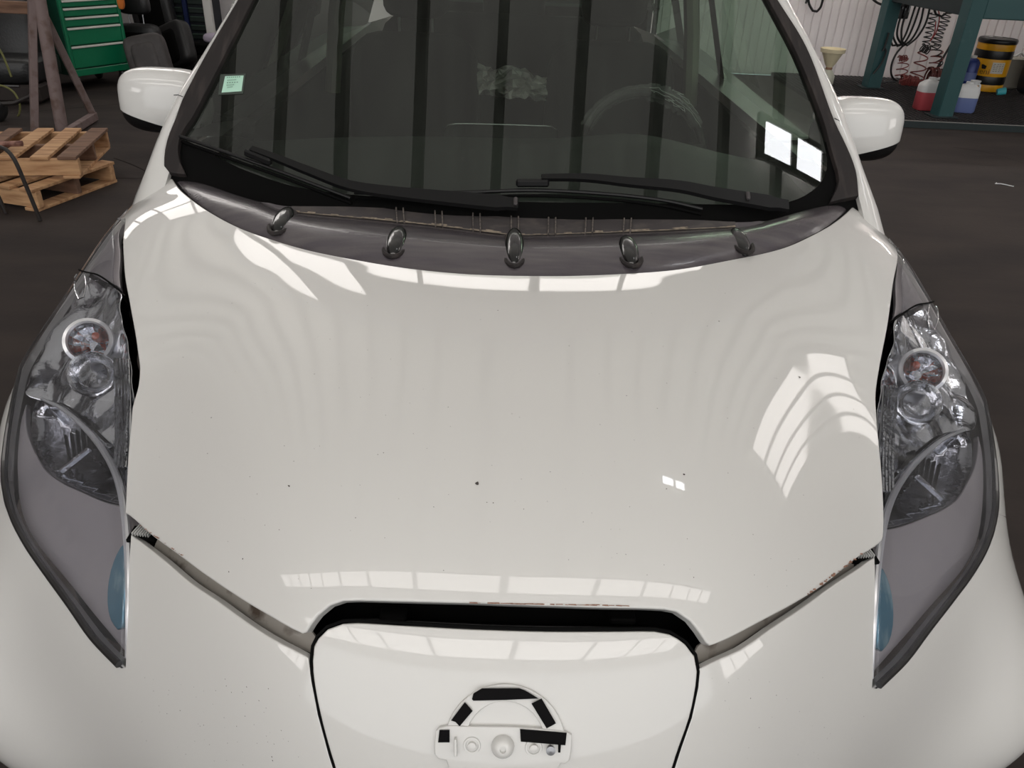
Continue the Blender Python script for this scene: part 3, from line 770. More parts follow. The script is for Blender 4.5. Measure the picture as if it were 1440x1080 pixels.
for sx in (-1, 1):
    o_ = wf(trim_out[sx]); i_ = wf(trim_in[sx])
    def ext(q): 
        d = (q[-1]-q[-2]); d = d/np.linalg.norm(d); t = (2.44-q[-1][1])/d[1]
        return np.vstack([q, q[-1]+d*t*.5, q[-1]+d*t])
    o2, i2 = ext(o_), ext(i_)
    panel('windscreen_trim', np.vstack([o2, i2[::-1]]), M_rubber, car, surf=WF, space=.03, off=.006, thick=.022, rnd=.002, ustep=.02)
    # pillar: inner edge on the glass plane, outer edge at the outline, then turning away round the side
    N_ = 26
    I2 = arcl(resample(o2, .03, closed=False), N_); 
    po = resample(pill_out[sx], 10, closed=False); qo_ = wf([tuple(p) for p in po]); O2 = arcl(resample(ext(qo_), .03, closed=False), N_)
    Pi = WF.P(I2)+WF.N(I2)*.004; Po = WF.P(O2)-np.array([0, 0, 1])*.012
    rows = []
    for k in range(N_):
        a, b = Vector(Pi[k]), Vector(Po[k]); v = (b-Vector(CAMC)).normalized()
        n_ = Vector(WF.N(I2[k][None])[0])
        mid = (a+b)/2 + n_*min(.012, (b-a).length*.18)
        m1 = a*.85+b*.15+n_*.006
        m2 = a*.15+b*.85+n_*.006
        c = b + v*.03 + Vector((-sx*.004, 0, -.004)); d_ = c + Vector((-sx*.006, .012, -.02))
        e_ = d_ + Vector((-sx*.02, .0, -.008))
        rows.append([a - n_*.012, a, m1, mid, m2, b, c, d_, e_])
    rows.insert(0, [Vector(p)+Vector((0, -.11, -.065)) for p in rows[0]])
    tag(MB().grid(rows).build('a_pillar', M_paint, car, angle=60), 'white windscreen pillar')
    sm = wf([(258,142)] if sx < 0 else [(1172,172)])[0]; so = wf([(245,137)] if sx < 0 else [(1184,178)])[0]
    a = Vector(WF.P(sm[None])[0])+Vector((0, 0, .0115)); b = Vector(WF.P(so[None])[0])+Vector((0, 0, .005))
    MB().tube([a+Vector((0, 0, -.002)), (a+b)/2+Vector((0, 0, .001)), b], .0009, 6).build('pillar_seam', M_pit, car)
# sticker inside the glass
mint = mat('mint_paper', (176, 216, 196), .7)
st = panel('inspection_sticker', wp([(317,108),(343,107),(340,129),(312,131)]), mint, ws, surf=WS, space=.05, off=.002, thick=.0006, rnd=.0002, ustep=.2)
tag(st, 'mint paper sticker with small dark print')
tag(panel('sticker_film', wp([(310,105),(346,104),(342,132),(307,134)]), mat('sticker_film', (58, 66, 60), .5), ws, surf=WS, space=.05, off=.0012, thick=.0006, rnd=.0002, ustep=.2), 'dark film around the sticker')
pr_ = MB()
for (x0, y0, x1) in ((319,111,339),(320,115,333),(319,118.5,336),(319,122,330),(320,125,328)):
    a, b = on_skin([(x0, y0)], .0032, WS)[0], on_skin([(x1, y0-1)], .0032, WS)[0]
    n = random.randint(5, 8)
    for k in range(n):
        p = a.lerp(b, (k+.2)/n); q_ = a.lerp(b, (k+.75)/n); up = Vector((0, .0022, .0014))
        pr_.add([p, q_, q_+up, p+up], [(0, 1, 2, 3)])
pr_.build('sticker_print', mat('print_green', (90, 120, 104), .7), st, smooth=False)

# -- wipers
def wtube(pts, r, off, seg=8): 
    P = resample(pts, 12, closed=False); return MB().tube([p for p in on_skin([tuple(x) for x in P], off, WS)], r, seg)
for lab, arm, blade, conn, hub in (
        ('wiper on the left of the photo', [(728,301),(640,293),(560,285),(495,275),(440,255),(395,237),(360,224)], [(257,198),(300,213),(350,231),(400,249),(450,268),(495,285)], (368,232), (722,298)),
        ('wiper on the right of the photo', [(1100,303),(1060,296),(1000,286),(950,276),(880,270),(820,264),(760,264)], [(500,277),(560,279),(650,277),(750,274),(850,279),(930,288),(985,300)], (748,268), (1080,300))):
    pts = on_skin([tuple(x) for x in resample(arm, 14, closed=False)], .028, WS)
    n = len(pts); mb = MB()
    rows = []
    for i, p in enumerate(pts):
        t = i/(n-1); wd = .021*(1-t)+.007*t if i > 1 else .015
        dirv = (pts[min(i+1, n-1)]-pts[max(i-1, 0)]).normalized(); sd_ = dirv.cross(Vector((0, -.54, .84))).normalized()
        up = Vector((0, -.54, .84)); h_ = .008
        rows.append([p-sd_*wd, p-sd_*wd*.85+up*h_, p+sd_*wd*.85+up*h_, p+sd_*wd, p-sd_*wd])
    w_ = MB().grid(rows).build('wiper_arm', M_black, car); tag(w_, lab)
    wtube(blade, .0042, .014).build('wiper_blade', M_black, w_)
    wtube([(x, y+3) for x, y in blade], .0035, .004).build('wiper_rubber', M_pit, w_)
    c = on_skin([conn], .024, WS)[0]; a_ = on_skin([(conn[0]-22, conn[1]-(9 if conn[0] < 500 else 0))], .024, WS)[0]; d_ = (c-a_).normalized()
    MB().box(c, (.014, .07, .016), d_.to_track_quat('Y', 'Z').to_matrix(), bev=.004).build('blade_joint', M_black, w_)
    k = on_skin([(724,300) if hub[0] < 900 else (1043,292)], .038, WS)[0]
    MB().box(k, (.008, .02, .008), rotm(x=.55), bev=.002).build('arm_clip', M_alloy if 0 else M_cowl2, w_)

# -- door mirrors
def superell(c, r, e1=.55, e2=.55, nu=20, nv=28, cut=None, R=None):
    f = lambda x, e: math.copysign(abs(x)**e, x); V = []; Fa = []; R = R or Matrix.Identity(3)
    for i in range(nu+1):
        u = -PI/2+PI*i/nu
        for j in range(nv):
            v = 2*PI*j/nv
            V.append(Vector(c) + R @ Vector((r[0]*f(math.cos(u), e1)*f(math.cos(v), e2), r[1]*f(math.cos(u), e1)*f(math.sin(v), e2), r[2]*f(math.sin(u), e1))))
    for i in range(nu):
        for j in range(nv): Fa.append((i*nv+j, i*nv+(j+1) % nv, (i+1)*nv+(j+1) % nv, (i+1)*nv+j))
    return V, Fa
for sx in (-1, 1):
    cx_ = sx*.873; R = rotm(z=sx*.12, x=-.10)
    V, Fa = superell((cx_, 2.09, 1.098), (.112, .07, .078), .62, .68, R=R, nu=24, nv=32)
    def half(keep, k, m_, nm, par):
        bm = bmesh.new(); vs = [bm.verts.new(Vector((cx_, 2.09, 1.098))+(v-Vector((cx_, 2.09, 1.098)))*k) for v in V]
        for f in Fa:
            try: bm.faces.new([vs[i] for i in f])
            except ValueError: pass
        bmesh.ops.remove_doubles(bm, verts=bm.verts, dist=1e-5)
        bmesh.ops.bisect_plane(bm, geom=bm.verts[:]+bm.edges[:]+bm.faces[:], plane_co=(cx_, 2.09, 1.052), plane_no=Vector((sx*-.26, 0, 1))*keep, clear_inner=True)
        bm.verts.ensure_lookup_table(); mb = MB(); ix = {v: i for i, v in enumerate(bm.verts)}
        mb.v = [tuple(v.co) for v in bm.verts]; mb.f = [tuple(ix[v] for v in f.verts) for f in bm.faces]
        o = mb.build(nm, m_, par, angle=70); bm.free(); return o
    mc = tag(half(1, 1.0, M_paint, 'mirror_cap', car), 'white door mirror shell')
    half(-1, .985, M_black, 'mirror_base', mc)
    MB().box((cx_, 2.148, 1.10), (.17, .012, .11), R, bev=.005).build('mirror_glass', mat('mirror_silver', (200, 205, 210), .02, 1.0), mc)
    MB().tube([(sx*.80, 2.11, 1.045), (sx*.75, 2.13, 1.035), (sx*.68, 2.15, 1.02)], [.03, .026, .03], 10).build('mirror_arm', M_black, mc)

# -- cabin: roof, doors, belt, side glass, interior
rows = []
for yy, zz, hw in ((2.42, 1.505, .62), (2.6, 1.53, .62), (3.1, 1.55, .61), (3.7, 1.54, .59), (4.25, 1.48, .54)):
    rows.append([(hw*u, yy-.04*u*u*0, zz-.035*abs(u)**2.5) for u in np.linspace(-1, 1, 15)])
roof = MB().grid(rows).build('roof', M_paint, car)
MB().grid([[(x, y, z-.03) for x, y, z in r] for r in rows]).build('headliner', M_trimc, roof)
for sx in (-1, 1):
    rows = []
    for yy in (1.985, 2.4, 2.9, 3.4, 3.8, 4.3, 4.65):
        t = max(0, (yy-3.6)/1.05); ins = .16*t*t
        rows.append([(sx*(.80-ins), yy, 1.00+.02*(yy-2)), (sx*(.85-ins), yy, .93), (sx*(.885-ins), yy, .72), (sx*(.88-ins), yy, .45), (sx*(.84-ins), yy, .22)])
    door = MB().grid(rows).build('side_body', M_paint, car)
    MB().grid([[(sx*.70, y_, 1.02), (sx*.74, y_, .98), (sx*.74, y_, .5)] for y_ in (1.9, 2.5, 3.2, 4.2)]).build('door_card', M_seatf, car)
    MB().grid([[(sx*.83, y_, .99+.02*(y_-2)), (sx*.80, y_, 1.045+.02*(y_-2)), (sx*.70, y_, 1.05)] for y_ in (1.95, 2.5, 3.2, 4.3)]).build('belt_trim', M_black, car)
    g = [[(sx*.785, 2.02, 1.02), (sx*.785, 2.02, 1.03)], [(sx*.775, 2.3, 1.02), (sx*.69, 2.3, 1.37)], [(sx*.77, 2.55, 1.02), (sx*.635, 2.55, 1.47)], [(sx*.77, 3.05, 1.03), (sx*.625, 3.05, 1.50)], [(sx*.76, 3.7, 1.04), (sx*.60, 3.7, 1.49)], [(sx*.70, 4.2, 1.06), (sx*.56, 4.1, 1.44)]]
    MB().grid(g).build('side_glass', M_side, car)
    for (ya, yb, m_) in ((3.02, 3.12, M_black), (3.75, 3.95, M_black)):
        MB().grid([[(sx*.768, ya, 1.02), (sx*.62, ya, 1.50)], [(sx*.768, yb, 1.02), (sx*.62, yb, 1.50)]]).build('door_post', m_, car)
    MB().tube([(sx*.66, 3.08, .95), (sx*.63, 3.08, 1.2), (sx*.585, 3.08, 1.46)], .028, 8).build('post_trim', M_trimc, car)
    MB().tube([(sx*.655, 2.42, 1.455), (sx*.62, 2.6, 1.50), (sx*.61, 3.1, 1.52), (sx*.59, 3.7, 1.51), (sx*.54, 4.25, 1.45)], .025, 8).build('roof_rail', M_paint, car)
rows = []
for z, yy, hw in ((.25, 4.7, .62), (.6, 4.72, .70), (.98, 4.68, .64), (1.06, 4.60, .60)): rows.append([(hw*u, yy-.06*u*u, z) for u in np.linspace(-1, 1, 9)])
MB().grid(rows).build('tailgate', M_paint, car)
MB().grid([[(u*.60, 4.60-.04*u*u, 1.06) for u in np.linspace(-1, 1, 7)], [(u*.54, 4.26, 1.47) for u in np.linspace(-1, 1, 7)]]).build('rear_glass', M_side, car)
MB().box((0, 3.2, .30), (1.5, 2.9, .08)).build('floor_pan', M_pit, car, smooth=False)
MB().box((0, 1.75, .62), (1.45, .06, .60)).build('bulkhead', M_pit, car, smooth=False)
# dashboard
rows = []
for yy, zz, f_ in ((1.62, .915, 1), (1.80, .945, 1), (2.0, .965, 1), (2.2, .975, 1), (2.36, .975, 1), (2.42, .955, 1), (2.44, .90, 1), (2.42, .6, 1), (2.30, .35, 1)):
    rows.append([(.72*u, yy-.16*abs(u)**2.2*(1 if yy < 2.5 else 0), zz + (.035*math.exp(-((u-.5)/.26)**2)*(1 if 2.1 < yy < 2.43 else 0))) for u in np.linspace(-1, 1, 33)])
dash = MB().grid(rows).build('dashboard', M_dash, car, angle=60)
mb = MB()
for k in range(24):
    for s_ in (-1, 1): mb.box((s_*(.06+k*.018)-.02, 1.80, .950), (.011, .028, .004), rotm(x=.1))
tag(mb.build('demister_grille', M_pit, dash), 'row of demister slots', kind='stuff')
line = [to_car(at(x, y, 2.40)) for x, y in resample([(625,182),(630,176),(640,174),(700,175),(760,177),(776,178),(784,184)], 8, closed=False)]
for v in line: v[1] -= 0
MB().tube(line, .0022, 6).build('screen_trim', mat('silver_trim', (190, 196, 192), .2, 1.0), dash)
MB().grid([[(v[0], v[1]+.004, v[2]) for v in line], [(v[0], v[1]+.03, .93) for v in line]]).build('screen_hood', M_dash, dash)
# steering wheel in its plastic wrap
def wheel_pt(a, R=.185, c=None):
    c = c or Vector(to_car(at(906, 150, 2.62)))
    return c
cw = Vector(to_car(at(906, 131, 2.60))); tilt = 1.05
cw = cw + Vector((0, .185*math.cos(tilt), 0)) * -1 + Vector((0, 0, -.185*math.sin(tilt)))
def wpt(a, R=.19): return cw + Vector((R*math.cos(a), R*math.sin(a)*math.cos(tilt), R*math.sin(a)*math.sin(tilt)))
sw = tag(MB().tube([wpt(2*PI*k/48) for k in range(48)], .014, 10, closed=True).build('steering_wheel', M_black, car), 'steering wheel wrapped in clear plastic')
for a in (.15, PI-.15, -PI/2): MB().tube([wpt(a), wpt(a, .09), wpt(a, .03)], [.014, .018, .03], 8).build('wheel_spoke', M_black, sw)
MB().lathe([(0, .03), (.045, .028), (.065, .015), (.07, -.02)], Matrix.Translation(cw) @ Matrix.Rotation(PI/2-tilt, 4, 'X').inverted().to_4x4(), 20).build('wheel_hub', M_black, sw)
M_wrap = bpy.data.materials.new('crinkled_plastic'); M_wrap.use_nodes = True
nt = M_wrap.node_tree; pb = nt.nodes['Principled BSDF']; pb.inputs['Base Color'].default_value = (.85, .88, .87, 1); pb.inputs['Roughness'].default_value = .12; pb.inputs['Alpha'].default_value = .13; pb.inputs['Specular IOR Level'].default_value = 1.0
V = []; Fa = []; n1, n2 = 70, 10
for i in range(n1+1):
    a = math.radians(28+130*i/n1)
    for k in range(n2):
        A = 2*PI*k/n2; c0 = wpt(a); out_ = (c0-cw).normalized(); nn = Vector((0, -math.sin(tilt), math.cos(tilt)))
        rr2 = .017+random.random()*.006 + (.012*random.random() if 10 < i < 32 else 0); V.append(c0 + (out_*math.cos(A)*(1.0)+nn*math.sin(A))*rr2)
for i in range(n1):
    for k in range(n2): Fa.append((i*n2+k, i*n2+(k+1) % n2, (i+1)*n2+(k+1) % n2, (i+1)*n2+k))
tag(MB().add(V, Fa).build('plastic_wrap', M_wrap, sw, smooth=False), 'crinkled clear film over the rim')
cr_m = MB(); rs = random.Random(5)
for k in range(7):
    a0 = math.radians(rs.uniform(22, 62)); P_ = []
    for i in range(7):
        a = a0 + math.radians(i*rs.uniform(3, 6)); P_.append(wpt(a, .19+rs.uniform(-.005, .005)+(k-3)*.006) + Vector((0, -math.sin(tilt), math.cos(tilt)))*.022)
    cr_m.tube(P_, .0010, 5)
tag(cr_m.build('film_glint', mat('film_glint', (190, 196, 192), .2), sw), 'painted glints along the creases of the clear film', kind='stuff')  # pale lines painted as highlights on the film
# seats in the cabin
def seat(xc, yc, sx=1):
    V, Fa = superell((xc, yc, .50), (.25, .26, .09), .4, .35, 12, 24)
    s = MB().add(V, Fa).build('front_seat', M_seatf, car)
    V, Fa = superell((xc, yc+.30, .83), (.24, .08, .33), .4, .4, 14, 24, R=rotm(x=-.22))
    MB().add(V, Fa).build('backrest', M_seatf, s)
    V, Fa = superell((xc, yc+.40, 1.28), (.12, .05, .085), .5, .5, 10, 20, R=rotm(x=-.15))
    MB().add(V, Fa).build('headrest', M_seatf, s)
    for k in (-1, 1): MB().tube([(xc+k*.06, yc+.37, 1.10), (xc+k*.06, yc+.38, 1.24)], .005, 6).build('headrest_post', M_alloy, s)
    return s
seat(.36, 2.80); seat(-.36, 2.80)
V, Fa = superell((0, 3.85, .82), (.60, .09, .34), .3, .3, 12, 24, R=rotm(x=-.25)); MB().add(V, Fa).build('rear_seat', M_seatf, car)
V, Fa = superell((0, 3.95, 1.18), (.14, .05, .07), .5, .5, 10, 20); MB().add(V, Fa).build('rear_headrest', M_seatf, car)
MB().box((0, 2.75, .55), (.16, .8, .20), bev=.03).build('centre_console', M_seatf, car)
# -- wheels under the body
for sx in (-1, 1):
    for yy in (1.47, 4.17):
        if yy > 4: xw = .70
        else: xw = .76
        Mx = Matrix.Translation((sx*xw, yy, .31)) @ Matrix.Rotation(sx*PI/2, 4, 'Y')
        wl = MB().lathe([(.20, -.1), (.28, -.105), (.31, -.08), (.31, .07), (.285, .1), (.20, .095)], Mx, 32).build('wheel', M_tyre, car)
        MB().lathe([(.20, .09), (.185, .06), (.06, .07), (.0, .075)], Mx, 32).build('wheel_cover', M_alloy, wl)
# -- chips, scrapes and flecks on the paint
fm = MB()
rs = random.Random(3)
spots = [(671,683,3.4),(409,686,2.2),(700,440,1.2),(1122,533,2.0),(250,752,1.4),(345,787,1.2),(326,805,1.3),(960,670,1.4),(1010,455,1.2),(800,490,1.1),(880,560,1.2),(540,640,1),(300,590,1.2),(295,640,1),(260,505,1)]
for _ in range(150): spots.append((rs.uniform(200, 1225), rs.uniform(400, 830), rs.uniform(.35, .8)))
for _ in range(60): spots.append((rs.uniform(190, 430), rs.uniform(950, 1078), rs.uniform(.4, .9)))
for _ in range(30): spots.append((rs.uniform(1000, 1220), rs.uniform(950, 1070), rs.uniform(.3, .7)))
for (x, y, r_) in spots:
    if y < 830 and y > 700 and (x < 300 or x > 1120): continue
    q = px([(x, y)]); n = Vector(S_n(q)[0]); p = Vector(S(q)[0]) + n*(.0046 if y < 845 else .0006)
    t1 = n.orthogonal().normalized(); t2 = n.cross(t1); k = rs.uniform(.5, 1.0); ph = rs.uniform(0, PI); R_ = r_*.0010
    V = []
    for i in range(6):
        A = ph+i*PI/3; rad = R_*rs.uniform(.6, 1.3)
        V.append(p+(t1*math.cos(A)*k+t2*math.sin(A))*rad)
    fm.add([p+n*.0002]+V, [(0, 1+i, 1+(i+1) % 6) for i in range(6)])
tag(fm.build('paint_chips', M_fleck, car, smooth=False), 'tiny dark stone chips and specks on the paint', kind='stuff')
rm = MB()
def scrape(x, y, L, h):
    q = px([(x, y), (x+L, y+rs.uniform(-.3, .8)), (x+L*.9, y-h), (x+L*.1, y-h)]); 
    V = [Vector(a)+Vector(b)*.0048 for a, b in zip(S(q), S_n(q))]; rm.add(V, [(0, 1, 2, 3)])
for _ in range(50):
    x = rs.uniform(650, 880); scrape(x, 849.0+(x-650)*.018, rs.uniform(3, 14), rs.uniform(.4, 1.6))
for _ in range(26):
    t = rs.random(); x = 1130+t*75; y = 838-t*56; scrape(x, y-1.5, rs.uniform(2, 5), rs.uniform(.6, 3.2))
for _ in range(20):
    t = rs.random(); x = 200+t*60; y = 742+t*42; scrape(x, y-1.5, rs.uniform(1.5, 4), rs.uniform(.3, 1.4))
tag(rm.build('rust_scrapes', M_rust, car, smooth=False), 'brown chipped paint along the hood edge', kind='stuff')

# ------------------------------------------------------------------ left side of the hall
def dirang(a, b): return math.atan2(b.y-a.y, b.x-a.x)
M_wood = mat('pallet_pine', (196, 156, 116), .8, noise=((4, 30, 30), (150, 108, 74), .4, .7))
M_wood2 = mat('pallet_pine_dark', (128, 98, 80), .85, noise=((4, 30, 30), (92, 68, 54), .4, .7))
M_green = mat('cabinet_green', (8, 112, 76), .4, coat=.2)
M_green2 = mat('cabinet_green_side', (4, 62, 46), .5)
M_alu = mat('drawer_grip', (214, 212, 206), .35)
M_leather = mat('black_leather', (27, 27, 28), .42, bump=(60, .2))
M_leather2 = mat('grey_seat_fabric', (58, 54, 54), .6, noise=(9, (74, 70, 69), .5, .7))
M_steel = mat('weathered_steel', (122, 106, 104), .7, noise=(14, (92, 70, 60), .5, .75))
M_dkst = mat('dark_steel', (34, 28, 26), .55)
M_blue = mat('cabinet_blue', (22, 36, 82), .5)
M_louv = mat('drawer_front_green', (62, 82, 72), .6)
M_wht = mat('white_post_paint', (206, 204, 200), .5)
def pallet(label, p, rz, L, W, mats, boards, z=0.0, over=.0):
    t = thing('wooden_pallet', label, 'pallet', (p.x, p.y, z), rz, 'wooden pallets stacked at the left')
    h = .092; tb = .018
    for k, y in enumerate((.02, W/2, W-.02)):
        MB().box((-L/2, y, tb+h/2), (L, .038, h), bev=.003).build('stringer', mats[k % 2], t, smooth=False)
    for i, (x, w_) in enumerate(boards):
        MB().box((-x, W/2+over, tb+h+tb/2), (w_, W+.03, tb), rotm(z=random.uniform(-.02, .02)), bev=.002).build('deck_board', mats[0] if i % 3 else mats[2], t, smooth=False)
    for x in (.05, L*.5, L-.06):
        MB().box((-x, W/2, tb/2), (.09, W+.02, tb), bev=.002).build('bottom_board', mats[0], t, smooth=False)
    return t
pallet('lower pine pallet of the stack on the floor, turned slightly to the right', onz(57, 298), math.radians(-15), 1.0, .62, (M_wood, M_wood2, M_wood), [(.05, .09), (.20, .085), (.36, .09), (.55, .09), (.75, .09), (.92, .09)])
pallet('upper pine pallet with a greyed board at its right end, on top of the stack', onz(107, 216, .27), math.radians(11.5), 1.0, .68, (M_wood, M_wood2, M_wood2), [(.05, .10), (.20, .095), (.37, .095), (.54, .08), (.72, .09), (.92, .09)], z=.128)
b_ = thing('iron_bar', 'short rusty iron bar lying on the left end of the upper pallet', 'bar', onz(12, 203, .30))
MB().tube([(-.35, -.05, 0), (-.02, 0, 0), (.07, .02, .004)], .016, 8).build('rod', mat('rusty_iron', (150, 112, 100), .8, noise=(20, (90, 56, 48), .4, .6)), b_)
MB().box((-.12, .04, -.006), (.24, .05, .012), rotm(z=.1), bev=.002).build('plate', mat('rusty_iron2', (84, 52, 48), .8), b_)
# bent dark bar standing in front of the pallets
t = thing('bent_leg_stand', 'dark bent steel leg standing on the floor in front of the pallets', 'stand', (0, 0, 0))
f1 = onz(57, 311)
path = [at(-40, 202, f1.y+.03), at(-5, 206, f1.y+.02), at(8, 210, f1.y+.01), at(20, 224, f1.y), at(34, 255, f1.y), f1+Vector((0, 0, .004))]
MB().tube([Vector(p) for p in resample([tuple(p) for p in path], .03, closed=False, corner=80)], .0105, 10).build('leg', M_dkst, t)
f2 = onz(9, 301)
MB().tube([at(-12, 255, f2.y), f2+Vector((0, 0, .004))], .0105, 10).build('leg', M_dkst, t)
MB().tube([at(-40, 202, f1.y+.03), at(-50, 206, f2.y+.2), at(-12, 255, f2.y)], .0105, 10).build('cross_bar', M_dkst, t)
# trestle of welded steel
t = thing('steel_trestle', 'weathered steel trestle with splayed legs behind the pallets', 'trestle', (0, 0, 0))
apex = at(48, -40, 6.2)
a1 = onz(49, 186); a2 = onz(88, 186); a3 = onz(134, 171)
def beam(a, b, w_, d_, nm, m_=M_steel, par=None):
    v = b-a; R3 = v.to_track_quat('Z', 'Y').to_matrix(); return MB().box((a+b)/2, (w_, d_, v.length), R3, bev=.004).build(nm, m_, par, smooth=False)
beam(a1, at(44, -40, 6.15), .085, .05, 'leg', par=t); MB().tube([a2, at(50, -30, 6.15)], .044, 14).build('leg', M_steel, t)
beam(a3+Vector((0, 0, .02)), at(52, 0, 6.3), .05, .05, 'leg', par=t)
beam(onz(-30, 190, .03), onz(66, 192, .03), .04, .05, 'foot_bar', par=t)
beam(onz(96, 186, .04), onz(133, 163, .04), .05, .06, 'foot_bar', par=t)
beam(apex+Vector((-.1, 0, -.02)), apex+Vector((.16, 0, .0)), .10, .10, 'head_plate', par=t)
# green tool cabinet
c0 = onz(104, 108, .13); c1 = onz(184, 97, .13); rz = dirang(c0, c1); Wd = (c1-c0).length
cab = thing('tool_cabinet', 'green metal tool cabinet on casters with pale drawer grips', 'cabinet', (c0.x, c0.y, 0), rz)
H0, H1, D = .13, .98, .48
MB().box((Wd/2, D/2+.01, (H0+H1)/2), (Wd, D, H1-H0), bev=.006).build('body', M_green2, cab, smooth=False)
fr = MB(); fr.box((.012, 0, (H0+H1)/2), (.024, .03, H1-H0), bev=.003).box((Wd-.014, 0, (H0+H1)/2), (.028, .03, H1-H0), bev=.003).box((Wd/2, 0, H0+.028), (Wd, .035, .056), bev=.003).box((Wd/2, 0, H1-.02), (Wd, .035, .04), bev=.003)
fr.build('frame', M_green, cab, smooth=False)
zc = lambda y: .13+(108-y)*.00585
zt = [zc(y) for y in (-25, 1, 12, 25, 39, 65)]; edges_ = zt + [H0+.06]
for i in range(len(zt)):
    z1 = edges_[i]-.0; z0 = edges_[i+1]+.004; 
    d = MB().box((Wd/2-.002, .002, (z0+z1)/2), (Wd-.06, .022, z1-z0-.006), bev=.003).build('drawer', M_green, cab, smooth=False)
    MB().box((Wd/2-.002, -.014, z1-.012), (Wd-.065, .018, .017), bev=.003).build('grip', M_alu, d, smooth=False)
for x, y in ((.05, .05), (Wd-.06, .05), (.05, D-.05), (Wd-.06, D-.05)):
    w_ = MB().lathe([(.0, -.018), (.045, -.018), (.055, -.01), (.055, .01), (.045, .018), (0, .018)], Matrix.Translation((x, y, .056)) @ Matrix.Rotation(PI/2, 4, 'Y'), 18).build('caster', M_tyre, cab)
    MB().box((x, y, .095), (.05, .06, .05), bev=.006).build('caster_fork', M_alloy, w_)
s_ = MB().add(*superell((c1.x+.02, c1.y, .74), (.035, .03, .09), .6, .6, 8, 12)).build('orange_glove', mat('orange_cloth', (200, 110, 40), .8), smooth=True)
tag(s_, 'orange work glove hanging at the green cabinet corner', 'glove')
# car seats taken out of a car
def loose_seat(label, px_, py_, Y, w_, h_, lean, hr, rz=0, m_=M_leather):
    p = at(px_, py_, Y); p.z = 0
    t = thing('bucket_seat', label, 'car seat', p, rz, 'dismounted car seats on the floor')
    MB().add(*superell((0, 0, h_/2+.02), (w_/2, .085, h_/2), .35, .35, 18, 28, R=rotm(x=lean[0], y=lean[1]))).build('backrest', m_, t, angle=60)
    MB().add(*superell((0, -.01, h_/2+.0), (w_/2*.66, .095, h_/2*.80), .35, .35, 18, 28, R=rotm(x=lean[0], y=lean[1]))).build('centre_panel', M_leather2 if m_ is M_leather2 else M_pit, t, angle=60)
    if hr:
        tz = h_
        for k in (-1, 1): MB().tube([(k*.07, .0, tz-.02), (k*.068, .01, tz+.11)], .007, 8).build('headrest_post', M_alloy, t)
        MB().add(*superell((0, .01, tz+.19), (.15, .06, .09), .5, .5, 12, 20)).build('headrest', m_, t)
    else:
        MB().box((0, .03, .04), (w_*.9, .3, .06), bev=.01).build('base', M_pit, t)
    return t
loose_seat('black leather car seat with chrome headrest posts beside the green cabinet', 199, 70, 8.4, .42, .47, (-.05, 0), True)
loose_seat('grey fabric car seat back with worn centre, in front of the black seats', 211, 90, 7.9, .37, .44, (-.25, -.2), False, .15, M_leather2)
loose_seat('black car seat leaning at the blue cabinet, half hidden', 243, 60, 8.75, .46, .44, (-.3, -.4), False, -.3)
loose_seat('tall black car seat standing at the back behind the leather one', 218, 30, 9.35, .44, .95, (-.05, -.1), True, 0)
t = thing('rear_seat_bench', 'black leather rear seat bench with chrome strips at the left edge', 'car seat', (at(20, 135, 7.2).x, 7.2, 0), .1, 'dismounted car seats on the floor')
for k in range(3):
    MB().add(*superell((-.62+k*.36, .12, .58), (.18, .12, .34), .4, .4, 14, 20, R=rotm(x=-.2))).build('backrest', M_leather, t)
MB().add(*superell((-.2, -.05, .26), (.60, .30, .11), .35, .35, 12, 30)).build('cushion', M_leather, t)
MB().box((-.2, -.12, .09), (1.15, .45, .14), bev=.02).build('base', mat('bench_base', (40, 32, 30), .7), t)
for k in range(3): MB().box((-.45+k*.30, -.345, .155+.0*k), (.16, .012, .012), bev=.003).build('chrome_strip', M_alloy, t)
# dark racks and cabinets behind
def rack(label, x0, x1, y0, h_, m_, ns, seed):
    rs = random.Random(seed); w_ = x1-x0
    t = thing('storage_rack', label, 'rack', ((x0+x1)/2, y0, 0), 0, 'storage racks along the back wall')
    for a in (-1, 1):
        for d_ in (0, .5): MB().box((a*(w_/2-.03), d_, h_/2), (.05, .05, h_), bev=.004).build('upright', m_, t, smooth=False)
    for k in range(ns): MB().box((0, .25, .12+k*(h_-.15)/(ns-1)), (w_, .55, .035), bev=.004).build('shelf', m_, t, smooth=False)
    MB().box((0, .5, h_/2), (w_, .02, h_)).build('back_sheet', M_pit, t, smooth=False)
    return t
M_dg = mat('dark_green_rack', (22, 34, 28), .6)
rk = rack('dark green storage rack behind the trestle, left of the green cabinet', -8.6, -4.75, 8.7, 2.2, M_dg, 5, 1)
rack('dark rack along the back wall behind the car', -1.3, 1.4, 9.5, 2.0, M_dg, 4, 2)
for i in range(6):
    x = -8.2+i*.6; t = thing('storage_box', ['black', 'brown', 'grey', 'olive', 'dark green', 'ochre'][i]+' storage box on the dark green rack', 'box', (x, 8.9, .685), 0, 'boxes on the dark green rack')
    c_ = [(24, 24, 26), (70, 50, 38), (70, 70, 70), (60, 62, 40), (20, 50, 36), (110, 90, 60)][i]
    m_ = mat('storage_box_%d' % i, c_, .7)
    MB().box((0, 0, .14), (.44, .34, .26), bev=.01).build('box_body', m_, t, smooth=False); MB().box((0, 0, .28), (.46, .36, .03), bev=.006).build('box_lid', m_, t, smooth=False)
pb_ = thing('wooden_board', 'brown wooden board resting on the rear seat bench', 'board', at(15, 10, 6.85)); MB().box((-.3, 0, 0), (1.0, .04, .09), bev=.005).build('plank', M_wood2, pb_, smooth=False)
x0 = at(236, 50, 9.6).x; x1 = at(296, 45, 9.6).x
